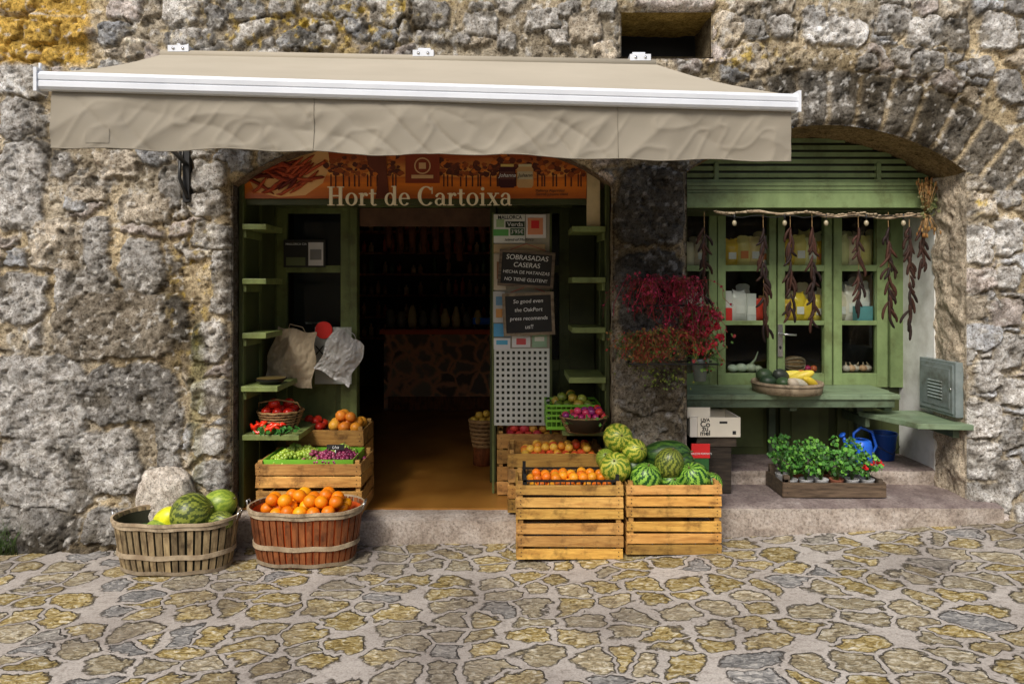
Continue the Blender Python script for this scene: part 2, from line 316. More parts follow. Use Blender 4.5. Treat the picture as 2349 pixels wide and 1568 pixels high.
# ---------------------------------------------------------------- facade
JL,JR=-1.79,.64        # shop door opening
AL,AR=1.12,2.91        # arched opening
ACX,AR_R,AZC=2.015,1.5,1.18
def arch_z(x): return AZC+np.sqrt(np.maximum(AR_R**2-(x-ACX)**2,0))
def door_z(x): return 2.30+.30*(1-np.abs((x+.575)/1.215)**3.0)
stones=[ # cx,cy,w,h, tone , tint  (drawing units on facade)
(95,910,190,180,.30,0),(110,1085,210,150,.27,0),(75,1215,180,90,.22,0),(300,905,200,125,.19,0),(265,745,260,150,.2,1),(50,685,110,110,.3,0),
(45,435,110,170,.34,0),(130,560,120,110,.33,1),(225,560,70,110,.3,0),(200,430,90,60,.32,1),(240,1060,160,140,.28,0),(330,610,90,110,.28,0),(225,660,80,90,.38,0),(160,650,60,110,.34,0),
(55,270,100,80,.3,0),(50,185,110,70,.5,0),(60,350,90,60,.3,0),(270,380,90,60,.34,1),(330,480,110,60,.3,1),(390,430,50,90,.25,0),
(480,400,85,70,.42,0),(478,468,88,60,.42,0),(478,545,90,62,.36,0),(505,605,48,50,.32,0),(505,668,50,90,.42,0),(480,780,92,95,.46,0),(480,905,92,85,.42,0),(488,1005,82,70,.46,0),(490,1085,80,70,.34,0),
(170,465,45,35,.42,2),(395,720,60,90,.22,0),(395,1000,50,150,.26,0),
(160,1200,60,60,.24,0),(250,1200,90,70,.24,0),
(415,25,90,60,.42,0),(440,90,110,45,.42,0),(500,40,50,60,.25,0),(560,20,90,50,.25,0),(650,20,70,40,.35,0),(690,95,95,50,.38,2),(745,85,40,50,.5,0),(800,25,70,50,.25,0),(880,28,70,60,.5,0),(880,85,60,40,.38,2),(985,35,85,65,.34,0),(1050,80,50,30,.3,0),
(1105,50,85,60,.4,0),(1165,90,50,40,.38,0),(1250,42,80,55,.36,0),(1345,60,75,70,.36,1),(1310,20,50,30,.3,0),(1390,15,60,40,.4,0),
(1540,5,190,34,.4,3),(1670,70,60,90,.4,1),(1720,60,60,60,.3,0),(1790,62,65,65,.45,0),(1860,45,50,60,.3,0),(1915,75,140,62,.58,0),(2040,50,80,70,.33,0),(2120,75,90,75,.45,0),(2190,85,60,70,.4,0),(2290,75,90,90,.42,0),(1985,140,50,30,.3,0),(1900,200,46,50,.5,1),
(2130,145,70,40,.3,0),(2245,160,60,50,.35,0),(2310,200,60,70,.3,0),
(2230,470,110,60,.45,1),(2310,440,70,60,.4,0),(2215,560,120,80,.55,0),(2310,540,70,80,.5,0),(2235,640,90,60,.42,3),(2310,640,60,70,.4,0),(2215,705,80,50,.44,1),(2300,720,80,60,.34,3),(2240,770,90,60,.45,2),(2315,810,70,80,.35,0),(2260,860,60,70,.4,0),(2315,900,60,60,.42,0),(2250,960,90,80,.46,0),(2320,990,60,80,.34,0),(2245,1050,110,90,.42,0),(2310,1090,70,80,.3,0),(2255,1130,90,60,.4,0),
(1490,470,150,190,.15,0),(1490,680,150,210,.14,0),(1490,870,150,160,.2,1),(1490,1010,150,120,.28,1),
]
def wall_fields(X,Z):
    U=1174+360*X;V=656-360*(Z-1.65)
    wx=X+.05*(fbm(X*5,Z*5,3)-.5)*2+.045*(fbm(X*20,Z*20,4,3)-.5);wz=Z+.05*(fbm(X*5,Z*5,8)-.5)*2+.045*(fbm(X*20,Z*20,5,3)-.5)
    e,r,r2=voro(wx,wz,.22,.16,1.3)
    sa=ss(.01,.05,e)*(r>.42)
    mU=1174+360*wx;mV=656-360*(wz-1.65)
    near=np.zeros(X.shape);sm=np.zeros(X.shape);tone=.28+.28*r2;hue=np.floor(r*37%4)
    tint_m=hue.copy()
    for cx,cy,w,h,t,k in stones:
        g=1.1 if cx<470 else 1.0
        q=(np.abs(mU-cx)/(w*.5*g))**4+(np.abs(mV-cy)/(h*.5*g))**4
        near=np.maximum(near,ss(2.2,1.2,q))
        s=ss(1.10,.74,q);b=s>sm
        sm=np.where(b,s,sm);tone=np.where(s>.01,np.where(b,t*(1.12 if cx<470 else 1.0),tone),tone);tint_m=np.where((s>.01)&b,k,tint_m)
    rr=np.sqrt((X-ACX)**2+(Z-AZC)**2);an=np.arctan2(X-ACX,Z-AZC)
    vz=(rr>AR_R)&(rr<AR_R+.36)&(Z>2.25)&(X>1.3)
    ja=np.abs(((an/.115)%1)-.5)*.115*rr; sv=ss(.0,.03,.115*rr*.5-ja)*ss(0,.04,AR_R+.36-rr)*vz
    near=np.maximum(near,vz*1.);vid=_h(np.floor(an/.115),0*an,2.)
    pier=(X>JR)&(X<AL)&(Z<2.4)
    s=np.maximum(sm,sa*(1-near));s=np.where(vz,sv*.5,s)
    tone=np.where(vz,.24+.1*vid,tone);tint_m=np.where(vz,0,tint_m)
    smear=ss(.54,.72,fbm(X*6.5,Z*6.5,77,4));s=s*(1-.5*smear*(~vz)*(~pier))
    pits=ss(.60,.75,fbm(X*28,Z*28,21,3))
    det=fbm(X*16,Z*16,11,4)
    h=.034*s+.026*(det-.5)*(.6+s)+.012*(fbm(X*45,Z*45,13,2)-.5)+.035*(fbm(X*2.2,Z*2.2,31,3)-.5)-.020*pits
    g=ss(.35,.65,fbm(X*1.7,Z*1.7,44,4))[...,None]
    mortar=.98*(np.array([.62,.51,.33])*(1-g)+np.array([.50,.44,.34])*g)*(.5+1.0*fbm(X*5,Z*5,41,5))[...,None]
    tints=np.array([(1,.975,.935),(1.1,.98,.8),(.95,.98,1.03),(1.08,.97,.91)])
    st=1.5*tone[...,None]*tints[tint_m.astype(int)]*(.45+1.1*fbm(X*10,Z*10,51,5))[...,None]
    m=np.clip(s*1.25,0,1)[...,None];C=mortar*(1-m)+st*m
    C=C*(1-.55*ss(.0,.5,s)*ss(1.,.5,s)*(.4+1.2*det))[...,None]
    wn=fbm(X*3,Z*3,61,5)
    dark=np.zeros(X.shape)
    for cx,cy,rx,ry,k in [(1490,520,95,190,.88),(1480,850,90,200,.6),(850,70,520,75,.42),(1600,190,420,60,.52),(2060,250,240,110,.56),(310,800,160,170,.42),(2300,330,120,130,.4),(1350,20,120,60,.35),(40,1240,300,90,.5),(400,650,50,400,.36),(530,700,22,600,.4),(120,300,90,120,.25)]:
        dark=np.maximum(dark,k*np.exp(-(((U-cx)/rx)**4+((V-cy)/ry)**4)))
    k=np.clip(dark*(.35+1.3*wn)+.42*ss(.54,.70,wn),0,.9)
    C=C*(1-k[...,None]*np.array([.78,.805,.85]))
    yb=ss(215,190,U+14*(wn-.5))*ss(158,140,V)*(1-.7*ss(1,6,6-np.abs(V-36)))
    C=C*(1-yb[...,None])+np.array([.74,.48,.11])*(.4+.9*det)[...,None]*yb[...,None]
    li=ss(.58,.66,fbm(X*22,Z*22,71,3));lz=np.zeros(X.shape)
    for cx,cy,rx,ry in [(680,70,270,50),(440,640,40,150),(1700,130,90,30),(870,20,150,30),(170,210,60,60),(2240,470,60,20)]:
        lz=np.maximum(lz,np.exp(-(((U-cx)/rx)**2+((V-cy)/ry)**2)))
    li=(li*lz)[...,None];C=C*(1-li*.8)+np.array([.62,.44,.06])*li*.8
    w=ss(.66,.74,fbm(X*30,Z*30,91,2))*.6; C=C*(1-w[...,None])+np.array([.72,.71,.68])*w[...,None]*(1-.6*pier[...,None])
    mo=ss(.5,.9,np.exp(-(((U-455)/35)**2+((V-1000)/330)**2))*(.5+wn))[...,None]*.5
    C=C*(1-mo)+np.array([.18,.18,.045])*mo
    return h,np.clip(C,.01,.85)
xs=np.concatenate([np.linspace(-10,-3.55,60),np.round(np.arange(-3.5,3.5,.01),3),np.linspace(3.5,10,60)])
zs=np.concatenate([np.round(np.arange(-.3,3.6,.01),3),np.linspace(3.6,7,60)])
X,Z=np.meshgrid(xs,zs);Z=Z.copy()
nz,nx=X.shape
for lo,hi,fn in ((AL,AR,arch_z),(JL,JR,door_z)):
    for i in np.where((xs>=lo-1e-4)&(xs<=hi+1e-4))[0]:
        zc=float(fn(xs[i]));j=int(np.argmin(np.abs(zs-zc)));Z[j,i]=zc
h,C=wall_fields(X,Z)
def edge_dist(X,Z):
    d=np.full(X.shape,9.)
    for lo,hi,fn in ((AL,AR,arch_z),(JL,JR,door_z)):
        top=fn(np.clip(X,lo,hi));dx=np.maximum(lo-X,X-hi);dz=Z-top
        dd=np.where((dx>0)&(dz>0),np.sqrt(dx*dx+dz*dz),np.maximum(dx,dz));d=np.minimum(d,dd)
    dx=np.maximum(.70-X,X-1.28);dz=np.maximum(3.11-Z,Z-3.40);d=np.minimum(d,np.maximum(dx,dz))
    return d
ed=edge_dist(X,Z)
Y=-h+.03*(1-ss(0,.05,ed))+.012*(1-ss(0,.02,ed))
Y=Y-.12*ss(.55,.05,Z)*ss(2.95,3.15,X)-.05*ss(.25,.0,Z)*ss(-2.0,-2.4,X)
Y=np.where(ed<.012,.03,Y)
V=np.stack([X,Y,Z],-1).reshape(-1,3)
idx=np.arange(nz*nx).reshape(nz,nx)
Fq=np.stack([idx[:-1,:-1],idx[:-1,1:],idx[1:,1:],idx[1:,:-1]],-1)
cx=(X[:-1,:-1]+X[:-1,1:])/2;cz=(Z[:-1,:-1]+Z[1:,:-1]+Z[:-1,1:]+Z[1:,1:])/4
keep=edge_dist(cx,cz)>0
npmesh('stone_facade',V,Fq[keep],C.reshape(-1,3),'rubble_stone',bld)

def stone_patch(name,fn,nu,nv,col,amp=.02,seed=0,parent=bld,m='rubble_stone'):
    u,v=np.meshgrid(np.linspace(0,1,nu),np.linspace(0,1,nv));P,N,a,b=fn(u,v)
    hh=(fbm(a*9,b*9,seed,4)-.5)*amp*2
    V=P+N*hh[...,None];C=np.array(col)*(.5+1.0*fbm(a*5,b*5,seed+3,4))[...,None]
    idx=np.arange(nu*nv).reshape(nv,nu);Fq=np.stack([idx[:-1,:-1],idx[:-1,1:],idx[1:,1:],idx[1:,:-1]],-1).reshape(-1,4)
    return npmesh(name,V.reshape(-1,3),Fq,C.reshape(-1,3),m,parent)
def vplane(xc,y0,y1,z0,z1,sg):
    def f(u,v):
        y=y0+(y1-y0)*u;z=z0+(z1-z0)*v;P=np.stack([xc+0*u,y,z],-1);return P,np.array([sg,0,0.])*np.ones_like(P)*ss(0,.1,u)[...,None],y,z
    return f
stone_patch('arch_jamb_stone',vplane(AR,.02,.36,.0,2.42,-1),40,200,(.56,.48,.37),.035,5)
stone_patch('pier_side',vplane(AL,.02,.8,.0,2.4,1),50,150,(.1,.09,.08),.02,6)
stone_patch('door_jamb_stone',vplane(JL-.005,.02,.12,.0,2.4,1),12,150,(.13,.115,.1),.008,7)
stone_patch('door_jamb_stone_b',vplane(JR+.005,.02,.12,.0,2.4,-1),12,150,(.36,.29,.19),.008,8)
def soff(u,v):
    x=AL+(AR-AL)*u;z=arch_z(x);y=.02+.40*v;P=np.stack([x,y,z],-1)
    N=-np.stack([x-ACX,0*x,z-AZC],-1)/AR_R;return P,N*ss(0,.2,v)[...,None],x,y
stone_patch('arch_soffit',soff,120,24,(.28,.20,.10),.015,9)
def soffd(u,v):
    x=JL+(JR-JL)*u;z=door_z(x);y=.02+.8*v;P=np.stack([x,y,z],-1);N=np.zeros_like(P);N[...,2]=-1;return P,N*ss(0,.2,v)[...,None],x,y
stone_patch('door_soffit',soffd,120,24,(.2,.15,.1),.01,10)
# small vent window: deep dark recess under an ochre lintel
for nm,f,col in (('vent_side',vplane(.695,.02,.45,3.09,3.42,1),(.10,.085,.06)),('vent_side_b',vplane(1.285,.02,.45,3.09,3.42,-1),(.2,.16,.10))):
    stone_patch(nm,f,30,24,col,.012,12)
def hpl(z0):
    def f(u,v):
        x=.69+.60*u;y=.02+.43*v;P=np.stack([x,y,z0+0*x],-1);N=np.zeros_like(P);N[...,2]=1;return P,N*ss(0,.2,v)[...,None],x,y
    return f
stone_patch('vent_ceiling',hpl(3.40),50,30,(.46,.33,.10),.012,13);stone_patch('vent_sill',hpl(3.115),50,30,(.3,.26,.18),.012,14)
mb=MB();mb.box(.6,1.4,.455,.47,3.0,3.45,'black');mb.emit('vent_window_back',bld)
mb=MB();mb.box(AR,AR+.05,.355,.80,.3,2.4,'plaster_white');mb.emit('plaster_reveal',bld)

def bould(c,r,s,name):
    def f(u,v):
        a=math.pi*2*u;b=math.pi*(v-.5);p=Vector((math.cos(a)*math.cos(b),math.sin(a)*math.cos(b),math.sin(b)))
        q=max(abs(p.x),abs(p.y),abs(p.z))**.35
        n=float(fbm(np.array(p.x*1.7+s+p.z),np.array(p.y*1.7+p.z*1.3+s),3,5));k=(.72+.5*n)/q
        return (c[0]+r[0]*p.x*k,c[1]+r[1]*p.y*k,c[2]+r[2]*p.z*k)
    mb=MB();mb.grid(f,90,60,'rubble_stone',(.70,.64,.57));return mb.emit(name)
bould((-2.18,-.05,.24),(.185,.12,.28),1.,'guard_boulder')

# ---------------------------------------------------------------- ground
gx=np.concatenate([-np.geomspace(60,5.2,20),np.linspace(-5,5,101),np.geomspace(5.2,60,20)])
gy=np.concatenate([-np.geomspace(60,4.2,20),np.linspace(-4,.9,50),np.geomspace(1,40,12)])
GX,GY=np.meshgrid(gx,gy);GZ=np.vectorize(gz)(GX)+.014*(fbm(GX*1.5,GY*1.5,5,3)-.5)
ii=np.arange(GX.size).reshape(GX.shape);Fq=np.stack([ii[:-1,:-1],ii[:-1,1:],ii[1:,1:],ii[1:,:-1]],-1).reshape(-1,4)
npmesh('cobbled_ground',np.stack([GX,GY,GZ],-1).reshape(-1,3),Fq,None,'cobbles')

# house across the street (behind the photographer), gives the panes something real to reflect
opp=bpy.data.objects.new('opposite_stone_house',None);S.collection.objects.link(opp)
mb=MB();mb.box(-14,14,-11.5,-11,-.2,4.2,'rubble_stone',(.4,.34,.24));mb.box(-14.2,14.2,-11.7,-10.8,4.2,4.35,'terracotta');mb.emit('house_wall',opp)
mb=MB()
for i in range(7):
    x=-9.5+i*3.1
    if i==3: mb.box(x-.55,x+.55,-11.01,-10.96,.02,2.2,'green_dark')
    else: mb.box(x-.45,x-.02,-11.01,-10.96,1.,2.3,'green_win',.7);mb.box(x+.02,x+.45,-11.01,-10.96,1.,2.3,'green_win',.7);mb.box(x-.55,x+.55,-11.01,-10.9,.92,.99,'step_stone')
mb.emit('shutters_and_door',opp)

# ---------------------------------------------------------------- steps
def roughslab(mb,x0,x1,y0,y1,z0,z1,m,seed,ztilt=0,mf=None):
    def top(u,v):
        x=x0+(x1-x0)*u;y=y0+(y1-y0)*v
        e=min(1,v*12)
        return (x,y-.004,z1-.014*(1-e)**2+.014*(float(fbm(np.array(x*5.),np.array(y*5.),seed))-.5)+ztilt*(x-x0))
    def fr(u,v):
        x=x0+(x1-x0)*u;z=z0+(z1-z0)*v
        n=float(fbm(np.array(x*7.),np.array(z*7.),seed+1))-.5
        zt=z1-.014+.014*(float(fbm(np.array(x*5.),np.array(y0*5.),seed))-.5)+ztilt*(x-x0)
        return (x,y0-.004-.04*n*math.sin(v*math.pi),z0+(zt-z0)*v)
    mb.grid(top,80,14,m);mb.grid(fr,80,10,mf or m)
    mb.box(x0+.002,x1-.002,y0+.01,y1,z0,z1-.03,m)
mb=MB();roughslab(mb,JL-.02,1.02,-.03,.80,-.1,.18,'step_stone',3);mb.emit('door_threshold_step')
mb=MB();roughslab(mb,1.10,3.05,-.115,.80,.0,.287,'platform_stone',5,mf='step_stone');roughslab(mb,1.14,2.92,.35,.80,.28,.392,'platform_stone',8,mf='step_stone');mb.emit('stone_entrance_steps')
mb=MB();mb.box(JL+.01,JR-.01,.14,.80,.150,.192,'shop_floor');mb.emit('entrance_floor',bld)

# ---------------------------------------------------------------- shop interior
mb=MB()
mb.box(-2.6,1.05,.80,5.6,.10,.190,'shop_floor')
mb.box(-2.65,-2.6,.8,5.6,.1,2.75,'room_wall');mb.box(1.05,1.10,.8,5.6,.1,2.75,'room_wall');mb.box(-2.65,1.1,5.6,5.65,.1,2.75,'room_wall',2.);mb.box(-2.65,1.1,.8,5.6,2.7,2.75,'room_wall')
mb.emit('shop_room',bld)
mb=MB()
yc=3.7
mb.box(ex(880,yc),ex(1128,yc),yc,yc+.6,.192,1.08,'counter_stone');mb.box(ex(872,yc),ex(1132,yc),yc-.05,yc+.65,1.085,1.14,'paper',(.85,.16,.06))
mb.box(ex(890,yc),ex(1130,yc),yc-.02,yc-.001,.192,.35,'red_wood');mb.emit('shop_counter')
mb=MB()
for r in range(6):
    z=.9+.3*r;mb.box(-2.2,.6,5.25,5.58,z,z+.03,'red_wood',2.)
    for i in range(26):
        if random.random()<.8:
            x=-2.1+i*.1;hh=random.uniform(.12,.25);t=random.choice([(.7,.34,.14),(.34,.17,.09),(1,.65,.3),(.22,.28,.12),(.8,.14,.08)])
            mb.lathe((x,5.35,z+.03),[(.035,0),(.035,hh*.7),(.015,hh*.8),(.015,hh)],'fruit_gloss',t,10)
mb.emit('bottle_shelf')
mb=MB()
for i in range(9):
    x=ex(885+i*26,3.6);t=random.choice([(.6,.25,.1),(.8,.6,.25),(.25,.2,.12),(.7,.12,.07)])
    mb.lathe((x,yc+.2,1.142),[(.05,0),(.06,.1),(.045,.14+random.random()*.08),(.02,.2+random.random()*.08)],'fruit_gloss',t,12)
mb.box(ex(1082,yc),ex(1122,yc),yc+.15,yc+.2,1.19,1.27,'paper',(.05,.25,.9));mb.box(ex(1082,yc)+.03,ex(1122,yc)-.03,yc+.1,yc+.25,1.142,1.19,'black')
mb.emit('counter_goods')
mb=MB()
for i in range(9):
    x=ex(890+i*27,2.6);l=random.uniform(.2,.45)
    mb.tube([(x,2.6,2.35),(x,2.6,2.35-l*.4),(x+.01,2.6,2.35-l)],[.01,.045,.03],'red_wood',.8,8)
mb.box(-1.3,.0,2.58,2.62,2.35,2.38,'red_wood',.8);mb.emit('hanging_sausage_rack')

# ---------------------------------------------------------------- shop door joinery
FY=.78
mb=MB()
mb.box(JL,JL+.02,.12,.8,.195,2.6,'green_dark');mb.box(JR-.02,JR,.12,.8,.195,2.6,'green_dark')
for x in (JL+.02,JR-.028):
    for y in (.13,.42,.74): mb.box(x,x+.008,y,y+.045,.2,2.5,'green_paint',.7)
mb.box(JL+.02,JR-.02,FY-.02,FY+.02,2.24,2.62,'green_dark')
mb.box(ex(618,FY),ex(1310,FY),FY-.05,FY-.021,2.235,2.29,'green_paint',.7)
def leafdoor(mb,x0,x1,t=1.):
    w=.075
    mb.box(x0,x0+w,FY-.03,FY+.02,.195,2.235,'green_paint',t);mb.box(x1-w,x1,FY-.03,FY+.02,.195,2.235,'green_paint',t)
    for z0,z1 in ((.195,.40),(1.02,1.10),(ez(625,FY),ez(609,FY)),(ez(490,FY),2.235)):
        mb.box(x0+w,x1-w,FY-.026,FY+.016,z0,z1,'green_paint',t)
    mb.box(x0+w,x1-w,FY-.005,FY+.005,.40,1.02,'green_paint',t*.8)
    mb.box(x0+w+.04,x1-w-.04,FY-.016,FY-.006,.45,.97,'green_paint',t*.9)
    mb.box(x0+w,x1-w,FY,FY+.004,1.10,ez(490,FY),'glass')
    mb.box(x0+w-.05,x1-w+.05,FY+.3,FY+.31,1.0,2.3,'black')
leafdoor(mb,JL+.03,ex(806,FY));mb.box(ex(806,FY)+.003,ex(822,FY),FY-.06,FY+.04,.195,2.235,'green_paint',.85)
leafdoor(mb,ex(1140,FY),ex(1305,FY),.55);mb.box(ex(1305,FY),JR-.02,FY-.04,FY+.03,.195,2.24,'green_dark')
mb.box(ex(824,FY),ex(1135,FY),FY+.0,FY+.05,2.10,2.235,'room_wall',2.)
mb.box(ex(1124,FY),ex(1138,FY),FY-.06,FY+.04,.195,2.235,'green_dark')
mb.emit('green_shop_door',bld,.003)
mb=MB()
for v in (520,645,770): 
    z=ez(v,.1);mb.box(JL+.03,ex(610,.1),.1,.42,z-.018,z+.018,'green_paint',1.3)
mb.box(JL+.03,ex(636,.08),.08,.5,ez(893,.08)-.015,ez(893,.08)+.02,'green_paint',1.3)
mb.box(JL+.03,ex(685,.10),.10,.6,.645,.68,'green_paint',1.3)
for v in (520,645,770,893):
    mb.box(JL+.03,JL+.05,.12,.4,ez(v,.1)-.07,ez(v,.1)-.02,'green_paint')
mb.emit('display_shelf',None,.003)
mb=MB()
for v in (525,642,757): 
    z=ez(v,.1);mb.box(ex(1312,.1),JR-.03,.1,.42,z-.018,z+.018,'green_paint',1.3)
mb.box(ex(1305,.08),JR-.03,.08,.5,ez(872,.08)-.018,ez(872,.08)+.02,'green_paint',1.3)
mb.box(ex(1290,.1),JR-.03,.1,.5,ez(993,.1)-.018,ez(993,.1)+.01,'green_paint',1.2)
for v in (525,642,757,872): mb.box(JR-.05,JR-.03,.12,.4,ez(v,.1)-.07,ez(v,.1)-.02,'green_paint')
mb.emit('display_shelf',None,.003)

# ---------------------------------------------------------------- shop sign
SY=.15
mb=MB();mb.box(ex(556,SY),ex(1345,SY),SY,SY+.015,ez(455,SY),2.60,'orchard_print');sign=mb.emit('shop_sign')
mb=MB()
mb.box(JL+.01,ex(1345,SY)+.01,SY+.02,SY+.05,ez(462,SY)-.02,2.60,'green_dark')
mb.box(ex(1346,SY),ex(1376,SY),SY+.005,SY+.03,ez(520,SY),2.6,'plaster_white',(.9,.7,.4));mb.box(JL+.01,ex(555,SY),SY-.01,SY+.02,ez(520,SY),2.6,'plaster_white',(.9,.65,.35))
mb.emit('sign_surround',bld)
mb=MB()
yy=SY-.002
def P(u,v): return (ex(u,SY),ez(v,SY))
mb.poly([P(u,v) for u,v in [(560,352),(752,345),(757,380),(740,420),(700,448),(640,452),(585,440),(565,400)]],yy,.001,'paper',(.80,.45,.17))
for i in range(46):
    a=random.uniform(-.9,.5);cx,cy=random.gauss(645,32),random.gauss(398,20);l=random.uniform(22,45)
    pts=[];bd=random.uniform(-8,8)
    for s in range(7):
        t=s/6-.5;px=cx+math.cos(a)*l*t*2;py=cy+math.sin(a)*l*t*2+bd*(1-4*t*t)
        pts.append((ex(min(max(px,570),745),SY),yy-.004-.0002*i,ez(min(max(py,356),446),SY)))
    mb.tube(pts,[.003,.010,.012,.012,.012,.01,.003],'carob',random.choice([(.28,.04,.015),(.14,.02,.01),(.5,.09,.03),(.4,.06,.02)]),6)
random.seed(3)
for i in range(44):
    u=762+i*13.3+random.uniform(-6,6)
    if 922<u<1014: continue
    hgt=random.uniform(22,50);mb.box(ex(u-1.5,SY),ex(u+1.5,SY),yy-.0006*(i%3),yy+.001,ez(428,SY),ez(400,SY),'paper',(.08,.02,.01))
    for k in range(9):
        a=random.uniform(0,6.28);cx=u+random.uniform(-13,13);cy=402-random.uniform(0,hgt);rr=random.uniform(4,9)
        mb.poly([(ex(cx+rr*math.cos(q*.785+a)*random.uniform(.7,1.2),SY),ez(cy+rr*.75*math.sin(q*.785+a)*random.uniform(.7,1.2),SY)) for q in range(8)],yy-.0012-.0003*k-.0001*(i%3),.0008,'paper',random.choice([(.14,.03,.01),(.32,.07,.012),(.09,.02,.008),(.6,.16,.02)]))
mb.poly([P(u,v) for u,v in [(838,345),(885,345),(888,400),(893,455),(862,455),(868,400),(845,380)]],yy-.005,.0015,'paper',(.14,.03,.01))
mb.box(ex(930,SY),ex(1008,SY),yy-.006,yy,ez(420,SY),ez(345,SY),'paper',(.25,.04,.012))
for r0 in (19,16): mb.poly([(ex(969+r0*math.cos(q*math.pi/10),SY),ez(381+r0*math.sin(q*math.pi/10),SY)) for q in range(20)],yy-.008-(.001 if r0==16 else 0),.001,'paper',(.7,.42,.2) if r0==19 else (.25,.04,.012))
mb.box(ex(961,SY),ex(977,SY),yy-.0105,yy-.0095,ez(388,SY),ez(374,SY),'paper',(.7,.42,.2))
mb.box(ex(944,SY),ex(994,SY),yy-.0118,yy-.0108,ez(410,SY),ez(402,SY),'paper',(.7,.42,.2))
for u,t,l in ((1163,(.06,.01,.012),(.7,.5,.15)),(1204,(.6,.36,.15),(.65,.55,.3))):
    mb.poly([P(u+a,b) for a,b in [(-19,388),(-15,383),(15,383),(19,388),(19,425),(15,431),(-15,431),(-19,425)]],yy-.006,.004,'paper',t)
    mb.box(ex(u-15,SY),ex(u+15,SY),yy-.007,yy,ez(383,SY),ez(377,SY),'paper',l);mb.box(ex(u-17,SY),ex(u+17,SY),yy-.0085,yy-.0065,ez(412,SY),ez(394,SY),'paper',(.12,.04,.03) if u<1180 else (.55,.46,.3))
mb.emit('printed_picture',sign)
text('Johanna',ex(1163,SY),yy-.010,ez(403,SY),.035,'t_white',sign,shear=.3);text('Juhann',ex(1204,SY),yy-.010,ez(403,SY),.035,'t_ink',sign,shear=.3)
text('Mallorca Algarrobal\nGarrofí Juhanna island',ex(1228,SY),yy-.004,ez(442,SY),.024,'t_ink',sign,align='LEFT')
class G:
    def __init__(s): s.p=[]
    def R(s,a,b,c,d): s.p.append([(a,c),(b,c),(b,d),(a,d)])
    def A(s,cx,cy,rx,ry,tx,ty,a0=0,a1=360,n=20):
        for i in range(n):
            p,q=[math.radians(a0+(a1-a0)*(i+k)/n) for k in (0,1)]
            s.p.append([(cx+rx*math.cos(p),cy+ry*math.sin(p)),(cx+rx*math.cos(q),cy+ry*math.sin(q)),(cx+(rx-tx)*math.cos(q),cy+(ry-ty)*math.sin(q)),(cx+(rx-tx)*math.cos(p),cy+(ry-ty)*math.sin(p))])
    def O(s,cx,cy,r): s.p.append([(cx+r*math.cos(k*.5236),cy+r*math.sin(k*.5236)) for k in range(12)])
def glyph(ch):
    g=G()
    if ch=='H':
        for a in (.1,.6): g.R(a,a+.17,.04,.96);g.R(a-.1,a+.27,0,.045);g.R(a-.1,a+.27,.955,1)
        g.R(.27,.6,.48,.545);w=.92
    elif ch=='o': g.A(.31,.33,.31,.345,.15,.05);w=.66
    elif ch=='r': g.R(.08,.23,.04,.66);g.R(0,.34,0,.045);g.R(0,.08,.6,.645);g.A(.36,.42,.2,.25,.1,.07,75,165,8);g.O(.40,.57,.075);w=.5
    elif ch=='t': g.R(.1,.25,.12,.86);g.R(0,.38,.605,.66);g.A(.28,.16,.18,.18,.13,.06,180,320,10);w=.44
    elif ch=='d': g.A(.28,.33,.28,.345,.14,.05);g.R(.44,.59,.03,1.03);g.R(.35,.44,.985,1.03);g.R(.59,.67,0,.045);g.R(.5,.59,0,.03);w=.71
    elif ch=='e': g.A(.29,.33,.29,.345,.14,.05,0,322,22);g.R(.14,.57,.34,.39);w=.61
    elif ch=='C': g.A(.44,.5,.44,.52,.18,.055,42,318,24);g.R(.72,.77,.62,.98);w=.86
    elif ch=='a': g.R(.36,.51,.06,.46);g.A(.27,.45,.24,.22,.13,.05,0,155,12);g.O(.09,.5,.065);g.A(.22,.19,.22,.2,.13,.045,50,330,16);g.R(.51,.6,.0,.05);g.R(.42,.51,0,.06);w=.62
    elif ch=='i': g.R(.08,.23,.04,.66);g.R(0,.31,0,.045);g.R(0,.08,.6,.645);g.O(.155,.88,.09);w=.36
    elif ch=='x':
        g.p.append([(.03,.66),(.21,.66),(.58,0),(.40,0)]);g.p.append([(.47,.66),(.53,.66),(.12,0),(.06,0)])
        for a,b,c in ((0,.28,.62),(.4,.62,.62),(0,.22,0),(.33,.64,0)): g.R(a,b,c,c+.042)
        w=.66
    else: w=.32
    return g.p,w
mb=MB();word='Hort de Cartoixa';tot=sum(glyph(c)[1]+.03 for c in word);x0=ex(750,.08);sc=(ex(1176,.08)-x0)/tot;cap=.122;zb=ez(471,.08);cur=0;k=0
for c in word:
    ps,w=glyph(c)
    for p in ps: mb.poly([(x0+(cur+a)*sc,zb+b*cap) for a,b in p],.08-.0002*(k%7),.012+.0001*(k%5),'letter');k+=1
    cur+=w+.03
mb.emit('shop_name_letters')

